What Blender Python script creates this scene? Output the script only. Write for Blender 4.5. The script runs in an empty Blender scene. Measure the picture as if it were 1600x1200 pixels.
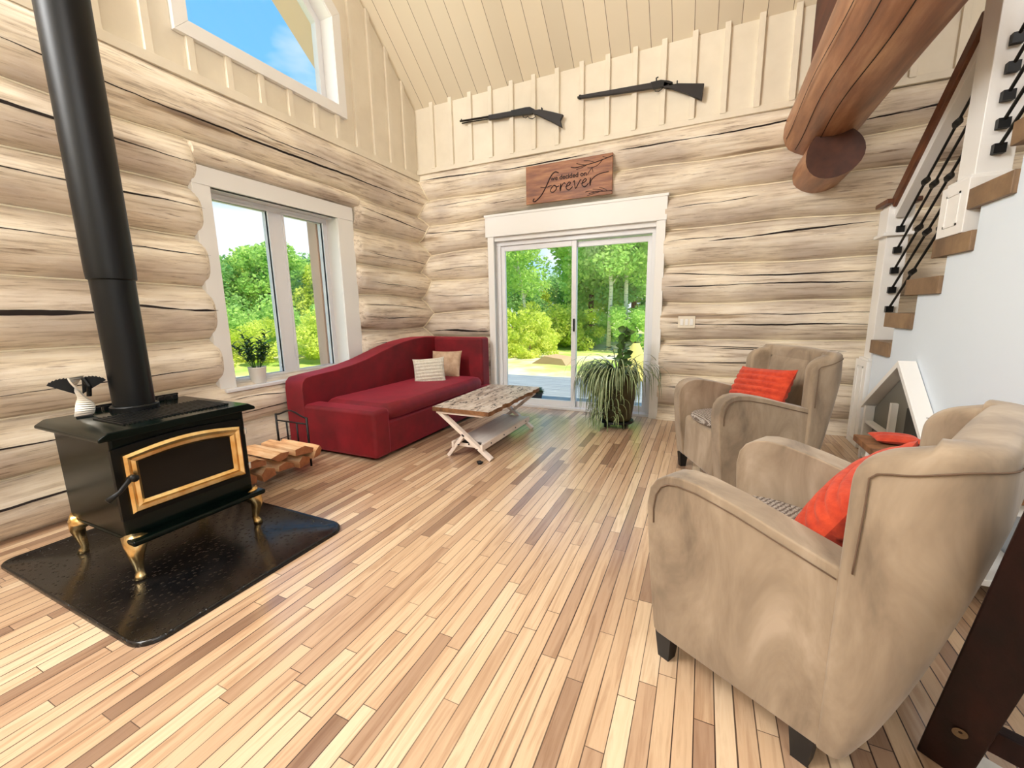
import bpy, math, random
from mathutils import Vector, Matrix, Euler
from mathutils.geometry import tessellate_polygon
random.seed(7)
D = bpy.data
C = bpy.context.scene.collection
sc = bpy.context.scene
PI = math.pi

# ------------------------------------------------------------------ camera, world, sun, big lights, exposure
def cam_matrix(yaw, pit, rol):
    f = Vector((math.sin(yaw)*math.cos(pit), math.cos(yaw)*math.cos(pit), math.sin(pit)))
    r = f.cross(Vector((0, 0, 1))).normalized(); u = r.cross(f)
    r2 = r*math.cos(rol)+u*math.sin(rol); u2 = -r*math.sin(rol)+u*math.cos(rol)
    m = Matrix((r2, u2, -f)).transposed().to_4x4()
    m.translation = Vector((0, 0, 1.2))
    return m
cd = D.cameras.new('camera'); cam = D.objects.new('camera', cd); C.objects.link(cam)
cam.matrix_world = cam_matrix(-0.432409, -0.174986, -0.01677)
cd.sensor_fit = 'HORIZONTAL'; cd.sensor_width = 36; cd.lens = 645.0/1600*36
cd.clip_start = 0.05; cd.clip_end = 300
sc.camera = cam
sc.view_settings.view_transform = 'Standard'; sc.view_settings.look = 'None'
sc.view_settings.gamma = 1; sc.view_settings.use_curve_mapping = False
sc.view_settings.exposure = 0.18

def lin(c):
    return tuple(((v/255)/12.92 if v/255 <= .04045 else ((v/255+.055)/1.055)**2.4) for v in c)
def rgb(*c): return lin(c)+(1,)

w = D.worlds.new('sky'); sc.world = w; w.use_nodes = True
nt = w.node_tree; nt.nodes.clear()
def N(nt, t, **k):
    n = nt.nodes.new(t)
    for a, b in k.items():
        if a == 'ins':
            for i, v in b.items(): n.inputs[i].default_value = v
        else: setattr(n, a, b)
    return n
def ramp(nt, stops, interp='LINEAR'):
    n = nt.nodes.new('ShaderNodeValToRGB'); cr = n.color_ramp; cr.interpolation = interp
    while len(cr.elements) < len(stops): cr.elements.new(.5)
    for e, (p, c) in zip(cr.elements, stops): e.position = p; e.color = c
    return n
tc = N(nt, 'ShaderNodeTexCoord'); sx = N(nt, 'ShaderNodeSeparateXYZ'); nt.links.new(tc.outputs['Generated'], sx.inputs[0])
rp = ramp(nt, [(0, (.25, .32, .12, 1)), (.49, (.4, .45, .3, 1)), (.51, (.42, .52, .56, 1)), (.56, (.22, .42, .55, 1)), (.64, (.12, .34, .57, 1)), (.80, (.075, .27, .55, 1)), (1, (.06, .23, .50, 1))])
mr = N(nt, 'ShaderNodeMapRange', ins={1: -1, 2: 1}); nt.links.new(sx.outputs[2], mr.inputs[0]); nt.links.new(mr.outputs[0], rp.inputs[0])
mp = N(nt, 'ShaderNodeMapping', ins={3: (1.3, 1.3, 3.5), 1: (.9, .35, 0)}); nt.links.new(tc.outputs['Generated'], mp.inputs[0])
nz = N(nt, 'ShaderNodeTexNoise', ins={2: 1.3, 3: 5, 4: .55}); nt.links.new(mp.outputs[0], nz.inputs[0])
cr2 = ramp(nt, [(.50, (0, 0, 0, 1)), (.62, (1, 1, 1, 1))]); nt.links.new(nz.outputs[0], cr2.inputs[0])
mx = N(nt, 'ShaderNodeMixRGB', ins={2: (.50, .53, .56, 1)}); nt.links.new(cr2.outputs[0], mx.inputs[0]); nt.links.new(rp.outputs[0], mx.inputs[1])
bg = N(nt, 'ShaderNodeBackground', ins={1: 1.85}); nt.links.new(mx.outputs[0], bg.inputs[0])
nt.links.new(bg.outputs[0], N(nt, 'ShaderNodeOutputWorld').inputs[0])

def light(name, kind, loc, energy, color=(1, 1, 1), rot=None, **k):
    l = D.lights.new(name, kind); l.energy = energy; l.color = color
    for a, b in k.items(): setattr(l, a, b)
    o = D.objects.new(name, l); C.objects.link(o); o.location = loc
    if rot: o.rotation_euler = rot
    return o
# sun stands high behind the house, lighting the trees seen through the glass
sun = light('sun', 'SUN', (0, 0, 20), 5.2, lin((255, 246, 225)), angle=.01)
sun.rotation_euler = Vector((-.55, .22, -1.1)).to_track_quat('-Z', 'Y').to_euler()
# area fills added inside the room; no glazing is built behind them
light('fill_upper_rear', 'AREA', (.7, -1.6, 4.2), 262, lin((248, 249, 252)), (math.radians(60), 0, math.radians(24)), shape='RECTANGLE', size=4.2, size_y=1.8)  # unseen fill high behind the camera, added as main room light
light('fill_upper_left', 'AREA', (-3.35, -.2, 4.1), 230, lin((250, 250, 250)), (math.radians(80), 0, math.radians(-62)), shape='RECTANGLE', size=1.5, size_y=1.5)  # unseen fill added on the left to shade the battens sideways
light('fill_left_rear', 'AREA', (-3.2, -1.3, 3.3), 120, lin((250, 250, 248)), (math.radians(58), 0, math.radians(-66)), shape='RECTANGLE', size=1.4, size_y=.9)  # unseen fill added at left rear, kept above the door pane reflections

# ------------------------------------------------------------------ helpers
class MB:
    def __init__(s): s.v = []; s.f = []; s.m = []
    def add(s, vs, fs, m=0):
        b = len(s.v); s.v += [tuple(v) for v in vs]; s.f += [tuple(i+b for i in f) for f in fs]; s.m += [m]*len(fs)
        return s
    def box(s, x0, x1, y0, y1, z0, z1, m=0, M=None):
        vs = [Vector((x, y, z)) for x in (x0, x1) for y in (y0, y1) for z in (z0, z1)]
        if M is not None: vs = [M @ v for v in vs]
        return s.add(vs, [(0, 1, 3, 2), (4, 6, 7, 5), (0, 4, 5, 1), (2, 3, 7, 6), (0, 2, 6, 4), (1, 5, 7, 3)], m)
    def bar(s, a, b, w, h, m=0, up=(0, 0, 1)):
        a = Vector(a); b = Vector(b); d = (b-a); L = d.length; d.normalize()
        x = d.cross(Vector(up))
        if x.length < 1e-4: x = d.cross(Vector((1, 0, 0)))
        x.normalize(); y = x.cross(d)
        M = Matrix((x, d, y)).transposed().to_4x4(); M.translation = a
        return s.box(-w/2, w/2, 0, L, -h/2, h/2, m, M)
    def tube(s, pts, r, n=8, m=0, cap=True):
        pts = [Vector(p) for p in pts]; rs = r if isinstance(r, (list, tuple)) else [r]*len(pts)
        vs = []; fs = []; K = len(pts); up = None
        for i, p in enumerate(pts):
            t = (pts[min(i+1, K-1)]-pts[max(i-1, 0)])
            if t.length < 1e-9: t = Vector((0, 0, 1))
            t.normalize()
            if up is None:
                up = t.cross(Vector((0, 0, 1)))
                if up.length < 1e-3: up = Vector((1, 0, 0))
            x = (up - t*up.dot(t)).normalized(); up = x; y = t.cross(x)
            for k in range(n):
                a = 2*PI*k/n; vs.append(p+x*(rs[i]*math.cos(a))+y*(rs[i]*math.sin(a)))
        for i in range(K-1):
            for k in range(n):
                a = i*n+k; b = i*n+(k+1) % n; fs.append((a, b, b+n, a+n))
        if cap: fs += [tuple(reversed(range(n))), tuple(range((K-1)*n, K*n))]
        return s.add(vs, fs, m)
    def lathe(s, prof, c=(0, 0, 0), n=24, m=0, sq=None):
        vs = []; fs = []; K = len(prof)
        for r, z in prof:
            for k in range(n):
                a = 2*PI*k/n; vs.append((c[0]+r*math.cos(a), c[1]+r*math.sin(a), c[2]+z))
        for i in range(K-1):
            for k in range(n):
                a = i*n+k; b = i*n+(k+1) % n; fs.append((a, b, b+n, a+n))
        fs += [tuple(reversed(range(n))), tuple(range((K-1)*n, K*n))]
        return s.add(vs, fs, m)
    def prism(s, poly, axis, lo, hi, m=0):
        # poly = 2D points in the two remaining axes (in xyz order)
        def P(p, t):
            return {0: (t, p[0], p[1]), 1: (p[0], t, p[1]), 2: (p[0], p[1], t)}[axis]
        n = len(poly); vs = [P(p, lo) for p in poly]+[P(p, hi) for p in poly]
        tri = tessellate_polygon([[Vector((p[0], p[1], 0)) for p in poly]])
        fs = [tuple(t) for t in tri]+[tuple(i+n for i in reversed(t)) for t in tri]
        fs += [(i, (i+1) % n, (i+1) % n+n, i+n) for i in range(n)]
        return s.add(vs, fs, m)
    def grid(s, rows, m=0, closed=False):
        K = len(rows); n = len(rows[0]); vs = [p for r in rows for p in r]; fs = []
        for i in range(K-1):
            for k in range(n if closed else n-1):
                a = i*n+k; b = i*n+(k+1) % n; fs.append((a, b, b+n, a+n))
        return s.add(vs, fs, m)
    def build(s, name, mats, parent=None, smooth=False, bevel=0, seg=2, sub=0, loc=None, label=None):
        me = D.meshes.new(name); me.from_pydata(s.v, [], s.f)
        for mt in (mats if isinstance(mats, (list, tuple)) else [mats]): me.materials.append(mt)
        for p, i in zip(me.polygons, s.m): p.material_index = i
        import bmesh
        bm = bmesh.new(); bm.from_mesh(me); bmesh.ops.recalc_face_normals(bm, faces=bm.faces); bm.to_mesh(me); bm.free()
        if smooth:
            for p in me.polygons: p.use_smooth = True
        me.update()
        o = D.objects.new(name, me); C.objects.link(o)
        if parent is not None: o.parent = parent
        if loc: o.location = loc
        if bevel:
            b = o.modifiers.new('bevel', 'BEVEL'); b.width = bevel; b.segments = seg; b.limit_method = 'ANGLE'; b.angle_limit = math.radians(40)
            for p in me.polygons: p.use_smooth = True
            b.harden_normals = True
        if sub:
            m_ = o.modifiers.new('sub', 'SUBSURF'); m_.levels = sub; m_.render_levels = sub
        if label: o['label'] = label
        return o
def thing(name, label, cat, loc=(0, 0, 0), rz=0, group=None):
    o = D.objects.new(name, None); C.objects.link(o); o.location = loc; o.rotation_euler = (0, 0, rz)
    o.empty_display_size = .1
    return tag(o, label, cat, group)
def tag(o, label, cat, group=None, kind=None):
    o['label'] = label; o['category'] = cat
    if group: o['group'] = group
    if kind: o['kind'] = kind
    return o
def struct(o): o['kind'] = 'structure'; return o
def sempty(name):
    o = D.objects.new(name, None); C.objects.link(o); return struct(o)
def copy_tree(o, parent=None):
    c = o.copy(); C.objects.link(c); c.parent = parent
    for ch in [q for q in D.objects if q.parent == o]: copy_tree(ch, c)
    return c
def smooth(a, b, x):
    t = max(0, min(1, (x-a)/(b-a))); return t*t*(3-2*t)

# ------------------------------------------------------------------ materials
def M(name, col, rough=.6, metal=0, **k):
    m = D.materials.new(name); m.use_nodes = True; b = m.node_tree.nodes['Principled BSDF']
    b.inputs['Base Color'].default_value = rgb(*col); b.inputs['Roughness'].default_value = rough; b.inputs['Metallic'].default_value = metal
    for a, v in k.items(): b.inputs[a].default_value = v
    return m
def coords(nt, scale=(1, 1, 1), out='Object'):
    t = N(nt, 'ShaderNodeTexCoord'); mp = N(nt, 'ShaderNodeMapping', ins={3: scale}); nt.links.new(t.outputs[out], mp.inputs[0]); return mp
def noisy(name, stops, scale=(1, 1, 1), nscale=5, detail=4, rough=.6, metal=0, bump=0, bscale=None, dist=0, out='Object', **k):
    """principled surface whose colour follows a stretched noise"""
    m = M(name, (128, 128, 128), rough, metal, **k); nt = m.node_tree; b = nt.nodes['Principled BSDF']
    mp = coords(nt, scale, out); nz = N(nt, 'ShaderNodeTexNoise', ins={2: nscale, 3: detail, 4: .6, 8: dist})
    nt.links.new(mp.outputs[0], nz.inputs[0]); r = ramp(nt, [(p, rgb(*c)) for p, c in stops]); nt.links.new(nz.outputs[0], r.inputs[0])
    nt.links.new(r.outputs[0], b.inputs['Base Color'])
    if bump:
        bp = N(nt, 'ShaderNodeBump', ins={0: bump, 1: .01}); n2 = nz
        if bscale:
            n2 = N(nt, 'ShaderNodeTexNoise', ins={2: bscale, 3: 3}); nt.links.new(mp.outputs[0], n2.inputs[0])
        nt.links.new(n2.outputs[0], bp.inputs['Height']); nt.links.new(bp.outputs[0], b.inputs['Normal'])
    return m
def logmat(name, scale, tint=0):
    m = M(name, (220, 200, 170), .62); nt = m.node_tree; b = nt.nodes['Principled BSDF']; L = nt.links.new
    mp = coords(nt, scale)
    n1 = N(nt, 'ShaderNodeTexNoise', ins={2: 2.3, 3: 10, 4: .68, 8: .3}); L(mp.outputs[0], n1.inputs[0])
    r1 = ramp(nt, [(.27, rgb(146, 130, 118)), (.38, rgb(204, 190, 172)), (.475, rgb(236, 225, 208)), (.62, rgb(248, 241, 230))]); L(n1.outputs[0], r1.inputs[0])
    mp2 = coords(nt, (.9, .9, 1.6)); n2 = N(nt, 'ShaderNodeTexNoise', ins={2: 2.2, 3: 3}); L(mp2.outputs[0], n2.inputs[0])
    r2 = ramp(nt, [(.35, rgb(222, 215, 210)), (.6, rgb(255, 251, 243))]); L(n2.outputs[0], r2.inputs[0])
    mu = N(nt, 'ShaderNodeMixRGB', blend_type='MULTIPLY', ins={0: 1}); L(r1.outputs[0], mu.inputs[1]); L(r2.outputs[0], mu.inputs[2])
    # knots and fine dark flecks
    mp3 = coords(nt, tuple(q*.28 for q in scale)); vo = N(nt, 'ShaderNodeTexVoronoi', ins={2: 1.0}); 
    nd = N(nt, 'ShaderNodeTexNoise', ins={2: 3.0, 3: 3}); L(mp3.outputs[0], nd.inputs[0])
    ad = N(nt, 'ShaderNodeMixRGB', blend_type='LINEAR_LIGHT', ins={0: .12}); L(mp3.outputs[0], ad.inputs[1]); L(nd.outputs[1], ad.inputs[2]); L(ad.outputs[0], vo.inputs[0])
    rk = ramp(nt, [(.03, rgb(120, 92, 70)), (.085, rgb(205, 190, 170)), (.12, rgb(255, 255, 255))]); L(vo.outputs[0], rk.inputs[0])
    mk = N(nt, 'ShaderNodeMixRGB', blend_type='MULTIPLY', ins={0: .8}); L(mu.outputs[0], mk.inputs[1]); L(rk.outputs[0], mk.inputs[2])
    mp4 = coords(nt, tuple(q*2.4 for q in scale)); n4 = N(nt, 'ShaderNodeTexNoise', ins={2: 1.5, 3: 4, 4: .7}); L(mp4.outputs[0], n4.inputs[0])
    r4 = ramp(nt, [(.30, rgb(150, 130, 115)), (.40, rgb(255, 255, 255))]); L(n4.outputs[0], r4.inputs[0])
    m4 = N(nt, 'ShaderNodeMixRGB', blend_type='MULTIPLY', ins={0: .8}); L(mk.outputs[0], m4.inputs[1]); L(r4.outputs[0], m4.inputs[2])
    L(m4.outputs[0], b.inputs['Base Color'])
    bp = N(nt, 'ShaderNodeBump', ins={0: .35, 1: .02}); L(n1.outputs[0], bp.inputs['Height']); L(bp.outputs[0], b.inputs['Normal'])
    return m
m_logL = logmat('whitewashed_log_left', (13, .9, 13)); m_logB = logmat('whitewashed_log_back', (.9, 13, 13))
m_crack = M('log_crack', (34, 24, 20), .9)
m_chink = M('chinking', (244, 232, 205), .7)
m_cream = noisy('cream_paint', [(.3, (226, 215, 194)), (.7, (236, 226, 206))], nscale=3, rough=.5)
m_white = M('white_paint', (238, 236, 232), .4)
m_wall = M('white_wall_paint', (224, 234, 244), .6)
m_pvc = M('white_vinyl', (232, 232, 234), .3)
m_black = M('black_iron', (14, 14, 14), .45, .3)
m_brass = noisy('brass', [(.35, (220, 176, 108)), (.65, (255, 234, 180))], nscale=9, rough=.27, metal=1)
m_stove = M('dark_green_enamel', (4, 14, 10), .2, 0, **{'Specular IOR Level': .2})
m_stoveblk = M('stove_black', (6, 7, 6), .4, **{'Specular IOR Level': .2})
m_fireglass = M('fire_glass', (9, 7, 5), .08, **{'Specular IOR Level': .25})
m_brownlog = noisy('stained_log', [(.3, (112, 68, 44)), (.5, (156, 104, 70)), (.75, (204, 156, 116))], (6, .8, 6), 1.4, 5, .38, bump=.3)
m_logend = noisy('stained_log_end', [(.3, (58, 30, 20)), (.7, (84, 46, 30))], nscale=8, rough=.6)
m_tread = noisy('tread_wood', [(.3, (104, 80, 58)), (.5, (132, 104, 76)), (.7, (158, 128, 94))], (20, 3, 3), 1.5, 5, .5, bump=.2)
m_hand = noisy('handrail_wood', [(.3, (78, 42, 24)), (.7, (116, 68, 40))], (8, 1, 8), 2, 4, .4)
m_dark = noisy('dark_stained_wood', [(.3, (14, 4, 3)), (.55, (30, 9, 6)), (.8, (44, 15, 9))], (9, 9, 1.2), 1.6, 5, .6, bump=.3, **{'Specular IOR Level': .2})
m_red = noisy('red_upholstery', [(.3, (96, 2, 12)), (.7, (128, 5, 22))], nscale=5, rough=.7, bump=.35, bscale=3, **{'Sheen Weight': .6, 'Sheen Roughness': .35})
m_red.node_tree.nodes['Principled BSDF'].inputs['Sheen Tint'].default_value = rgb(255, 90, 120)
m_suede = noisy('beige_suede', [(.32, (112, 95, 76)), (.46, (138, 119, 97)), (.56, (151, 132, 109)), (.7, (170, 151, 129))], (1, 1, .42), 5.5, 5, .9, dist=.7, **{'Sheen Weight': .25})
m_seam = M('suede_seam', (100, 78, 60), .9)
m_knit = D.materials.new('grey_knit')
def knit(m, c1, c2, sc_):
    m.use_nodes = True; nt = m.node_tree; b = nt.nodes['Principled BSDF']; L = nt.links.new; b.inputs['Roughness'].default_value = .9
    mp = coords(nt, (sc_, sc_, sc_)); wv = N(nt, 'ShaderNodeTexWave', wave_type='BANDS', bands_direction='X', ins={1: 1, 2: 2.5, 3: 2, 4: 3}); L(mp.outputs[0], wv.inputs[0])
    w2 = N(nt, 'ShaderNodeTexWave', wave_type='BANDS', bands_direction='Y', ins={1: 1.6, 2: 2.5, 3: 2, 4: 3}); L(mp.outputs[0], w2.inputs[0])
    mm = N(nt, 'ShaderNodeMath', operation='MULTIPLY'); L(wv.outputs[1], mm.inputs[0]); L(w2.outputs[1], mm.inputs[1])
    r = ramp(nt, [(.08, rgb(*c1)), (.35, rgb(*c2))]); L(mm.outputs[0], r.inputs[0]); L(r.outputs[0], b.inputs['Base Color'])
    bp = N(nt, 'ShaderNodeBump', ins={0: .8, 1: .01}); L(mm.outputs[0], bp.inputs['Height']); L(bp.outputs[0], b.inputs['Normal'])
knit(m_knit, (104, 90, 80), (216, 206, 196), 18)
m_cknit = D.materials.new('cream_knit'); knit(m_cknit, (226, 214, 190), (252, 248, 238), 24)
m_tanpil = noisy('tan_cloth', [(.3, (172, 140, 112)), (.7, (206, 176, 148))], nscale=14, rough=.9, bump=.3)
m_rust = noisy('rust_plush', [(.3, (168, 44, 20)), (.7, (204, 70, 36))], nscale=22, rough=.95, bump=.4, **{'Sheen Weight': .1})
m_signwood = noisy('sign_wood', [(.3, (104, 56, 28)), (.5, (146, 88, 46)), (.7, (180, 120, 68))], (2, 10, 14), 1.5, 5, .45)
m_burn = M('burnt_lettering', (38, 16, 10), .8)
m_gun = M('gun_metal', (14, 12, 12), .45, .2)
m_gunwood = M('gun_stock_wood', (22, 12, 10), .5)
m_mat = D.materials.new('hearth_pad'); m_mat.use_nodes = True
def padmat():
    nt = m_mat.node_tree; b = nt.nodes['Principled BSDF']; L = nt.links.new
    mp = coords(nt, (1, 1, 1)); n = N(nt, 'ShaderNodeTexNoise', ins={2: 6, 3: 4}); L(mp.outputs[0], n.inputs[0])
    r = ramp(nt, [(.4, rgb(9, 10, 12)), (.7, rgb(30, 27, 26))]); L(n.outputs[0], r.inputs[0]); L(r.outputs[0], b.inputs['Base Color'])
    v = N(nt, 'ShaderNodeTexVoronoi', ins={2: 42}); L(mp.outputs[0], v.inputs[0])
    rv = ramp(nt, [(.1, (1, 1, 1, 1)), (.3, (0, 0, 0, 1))]); L(v.outputs[0], rv.inputs[0])
    bp = N(nt, 'ShaderNodeBump', ins={0: .5, 1: .006}); L(rv.outputs[0], bp.inputs['Height']); L(bp.outputs[0], b.inputs['Normal'])
    b.inputs['Roughness'].default_value = .22
padmat()
m_barn = D.materials.new('weathered_plank'); m_barn.use_nodes = True
def barn():
    nt = m_barn.node_tree; b = nt.nodes['Principled BSDF']; L = nt.links.new; b.inputs['Roughness'].default_value = .5
    mp = coords(nt, (9, 1.6, 9)); n = N(nt, 'ShaderNodeTexNoise', ins={2: 2, 3: 5, 4: .65}); L(mp.outputs[0], n.inputs[0])
    r = ramp(nt, [(.3, rgb(138, 112, 92)), (.5, rgb(198, 184, 170)), (.7, rgb(222, 214, 206))]); L(n.outputs[0], r.inputs[0])
    mp2 = coords(nt, (28, 11, 11)); v = N(nt, 'ShaderNodeTexNoise', ins={2: 1.4, 3: 3, 4: .5}); L(mp2.outputs[0], v.inputs[0])
    r2 = ramp(nt, [(.375, rgb(48, 32, 24)), (.42, rgb(255, 255, 255))]); L(v.outputs[0], r2.inputs[0])
    mu = N(nt, 'ShaderNodeMixRGB', blend_type='MULTIPLY', ins={0: 1}); L(r.outputs[0], mu.inputs[1]); L(r2.outputs[0], mu.inputs[2]); L(mu.outputs[0], b.inputs['Base Color'])
barn()
m_plankedge = noisy('plank_edge', [(.3, (84, 52, 30)), (.7, (150, 104, 66))], (3, 3, 3), 5, 4, .8)
m_shelfw = noisy('whitewashed_board', [(.3, (214, 206, 200)), (.7, (236, 230, 224))], (8, 1, 8), 2, 3, .4)
m_pinkw = noisy('whitewashed_leg', [(.3, (222, 204, 190)), (.7, (240, 226, 214))], nscale=6, rough=.5)
m_potolive = noisy('olive_pot', [(.3, (44, 42, 22)), (.7, (74, 68, 38))], nscale=6, rough=.55)
m_potwhite = M('white_pot', (226, 222, 214), .4)
m_soil = M('soil', (50, 36, 26), .95)
m_silver = M('silver', (215, 212, 205), .25, .9)
m_firewood = noisy('split_wood', [(.3, (176, 118, 74)), (.5, (224, 176, 128)), (.7, (244, 212, 170))], (2, 14, 14), 1.5, 4, .8, bump=.4)
m_bark = noisy('bark', [(.3, (50, 30, 20)), (.7, (110, 72, 48))], nscale=20, rough=.9, bump=.8)
m_woodend = noisy('wood_end', [(.3, (120, 66, 38)), (.7, (176, 112, 68))], nscale=10, rough=.85)
m_deck = noisy('grey_deck', [(.3, (128, 136, 144)), (.7, (164, 170, 174))], (1, 12, 1), 2, 4, .6)
m_birch = noisy('birch_bark', [(.36, (90, 84, 76)), (.42, (226, 218, 204)), (.8, (244, 238, 228))], (1, 1, 6), 3, 3, .8)
def leafmat(name, col, tr):
    m = D.materials.new(name); m.use_nodes = True; nt = m.node_tree; nt.nodes.clear(); L = nt.links.new
    o = N(nt, 'ShaderNodeOutputMaterial'); mx = N(nt, 'ShaderNodeMixShader', ins={0: .45})
    g = N(nt, 'ShaderNodeObjectInfo'); mp = coords(nt, (1, 1, 1)); n = N(nt, 'ShaderNodeTexNoise', ins={2: 1.1, 3: 2}); L(mp.outputs[0], n.inputs[0])
    r = ramp(nt, [(.35, rgb(*col)), (.65, rgb(*tr))]); L(n.outputs[0], r.inputs[0])
    d = N(nt, 'ShaderNodeBsdfDiffuse'); t = N(nt, 'ShaderNodeBsdfTranslucent'); L(r.outputs[0], d.inputs[0]); L(r.outputs[0], t.inputs[0])
    L(d.outputs[0], mx.inputs[1]); L(t.outputs[0], mx.inputs[2]); L(mx.outputs[0], o.inputs[0]); return m
m_leafA = leafmat('leaf_green', (158, 204, 104), (206, 234, 134))
m_leafB = leafmat('leaf_yellow_green', (200, 218, 84), (236, 240, 130))
m_leafC = leafmat('leaf_blue_green', (132, 186, 114), (184, 220, 136))
m_leafin = noisy('house_leaf', [(.3, (30, 62, 22)), (.7, (84, 122, 48))], nscale=12, rough=.45)
m_spider = D.materials.new('striped_leaf'); m_spider.use_nodes = True
def spid():
    nt = m_spider.node_tree; b = nt.nodes['Principled BSDF']; b.inputs['Roughness'].default_value = .5
    g = N(nt, 'ShaderNodeTexCoord'); s = N(nt, 'ShaderNodeSeparateXYZ'); nt.links.new(g.outputs['UV'], s.inputs[0])
    r = ramp(nt, [(.0, rgb(58, 84, 36)), (.30, rgb(74, 100, 46)), (.40, rgb(196, 204, 160)), (.58, rgb(196, 204, 160)), (.68, rgb(74, 100, 46)), (1, rgb(56, 80, 34))]); nt.links.new(s.outputs[0], r.inputs[0])
    nt.links.new(r.outputs[0], b.inputs['Base Color'])
spid()
def glassmat():
    m = D.materials.new('window_glass'); m.use_nodes = True; nt = m.node_tree; nt.nodes.clear(); L = nt.links.new
    o = N(nt, 'ShaderNodeOutputMaterial'); mx = N(nt, 'ShaderNodeMixShader'); f0 = N(nt, 'ShaderNodeLayerWeight', ins={0: .5}); pw = N(nt, 'ShaderNodeMath', operation='POWER', ins={1: 4.0}); L(f0.outputs[1], pw.inputs[0]); f = N(nt, 'ShaderNodeMath', operation='MULTIPLY_ADD', ins={1: .4, 2: .022}); L(pw.outputs[0], f.inputs[0])
    t = N(nt, 'ShaderNodeBsdfTransparent'); g = N(nt, 'ShaderNodeBsdfGlossy', ins={1: .0})
    L(f.outputs[0], mx.inputs[0]); L(t.outputs[0], mx.inputs[1]); L(g.outputs[0], mx.inputs[2]); L(mx.outputs[0], o.inputs[0]); return m
m_glass = glassmat()
m_lamp = D.materials.new('lamp_glow'); m_lamp.use_nodes = True
m_lamp.node_tree.nodes['Principled BSDF'].inputs['Emission Color'].default_value = rgb(255, 244, 220)
m_lamp.node_tree.nodes['Principled BSDF'].inputs['Emission Strength'].default_value = 55
# floor: narrow maple strips along y, random lengths and tones
def floormat():
    m = D.materials.new('maple_strip_floor'); m.use_nodes = True; nt = m.node_tree; b = nt.nodes['Principled BSDF']; L = nt.links.new
    tc = N(nt, 'ShaderNodeTexCoord'); s = N(nt, 'ShaderNodeSeparateXYZ'); L(tc.outputs['Object'], s.inputs[0])
    def ma(op, a, bb=None, c=None):
        n = N(nt, 'ShaderNodeMath', operation=op)
        for i, q in enumerate((a, bb, c)):
            if q is None: continue
            if isinstance(q, (int, float)): n.inputs[i].default_value = q
            else: L(q, n.inputs[i])
        return n.outputs[0]
    u = ma('DIVIDE', ma('ADD', s.outputs[0], .0132), .0552); i = ma('FLOOR', u); fu = ma('FRACT', u)
    wn = N(nt, 'ShaderNodeTexWhiteNoise', noise_dimensions='1D'); L(i, wn.inputs['W'])
    ln = ma('MULTIPLY_ADD', wn.outputs[0], .7, .45)
    v = ma('DIVIDE', ma('MULTIPLY_ADD', wn.outputs[0], 37.0, s.outputs[1]), ln); j = ma('FLOOR', v); fv = ma('MULTIPLY', ma('FRACT', v), ln)
    cb = N(nt, 'ShaderNodeCombineXYZ'); L(i, cb.inputs[0]); L(j, cb.inputs[1])
    w2 = N(nt, 'ShaderNodeTexWhiteNoise', noise_dimensions='3D'); L(cb.outputs[0], w2.inputs['Vector'])
    rc = ramp(nt, [(0, rgb(146, 116, 94)), (.12, rgb(172, 140, 114)), (.3, rgb(194, 162, 132)), (.55, rgb(206, 175, 142)), (.8, rgb(216, 187, 154)), (1, rgb(228, 204, 172))]); L(w2.outputs[0], rc.inputs[0])
    # grain, shifted per board
    ad = N(nt, 'ShaderNodeVectorMath', operation='ADD'); mv = N(nt, 'ShaderNodeVectorMath', operation='SCALE', ins={3: 9.0}); L(w2.outputs[1], mv.inputs[0])
    L(tc.outputs['Object'], ad.inputs[0]); L(mv.outputs[0], ad.inputs[1]); mp = N(nt, 'ShaderNodeMapping', ins={3: (34, 2.2, 1)}); L(ad.outputs[0], mp.inputs[0])
    n1 = N(nt, 'ShaderNodeTexNoise', ins={2: 1.0, 3: 6, 4: .6, 8: .8}); L(mp.outputs[0], n1.inputs[0])
    rg = ramp(nt, [(.3, rgb(206, 186, 172)), (.55, rgb(255, 255, 255)), (.8, rgb(244, 232, 222))]); L(n1.outputs[0], rg.inputs[0])
    mu = N(nt, 'ShaderNodeMixRGB', blend_type='MULTIPLY', ins={0: .8}); L(rc.outputs[0], mu.inputs[1]); L(rg.outputs[0], mu.inputs[2])
    # gaps
    eu = ma('MINIMUM', fu, ma('SUBTRACT', 1, fu)); ev = ma('MINIMUM', fv, ma('SUBTRACT', ln, fv))
    gw = ma('MULTIPLY_ADD', wn.outputs[0], .026, .020)
    g1 = ma('LESS_THAN', eu, gw); g2 = ma('LESS_THAN', ev, .0012); g = ma('MAXIMUM', g1, g2)
    n3 = N(nt, 'ShaderNodeTexNoise', ins={2: 1.7, 3: 2}); L(tc.outputs['Object'], n3.inputs[0])
    gs = ma('MULTIPLY', g, ma('MINIMUM', 1, ma('MULTIPLY', n3.outputs[0], 2.0)))
    mg = N(nt, 'ShaderNodeMixRGB', ins={2: rgb(52, 28, 20)}); L(gs, mg.inputs[0]); L(mu.outputs[0], mg.inputs[1]); L(mg.outputs[0], b.inputs['Base Color'])
    rr = ma('MULTIPLY_ADD', n1.outputs[0], .12, .27); L(rr, b.inputs['Roughness'])
    bp = N(nt, 'ShaderNodeBump', ins={0: .25, 1: .004}); L(ma('SUBTRACT', 1, g), bp.inputs['Height']); L(bp.outputs[0], b.inputs['Normal'])
    b.inputs['Coat Weight'].default_value = .6; b.inputs['Coat Roughness'].default_value = .16; b.inputs['Coat IOR'].default_value = 1.6
    return m
m_floor = floormat()
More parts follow.
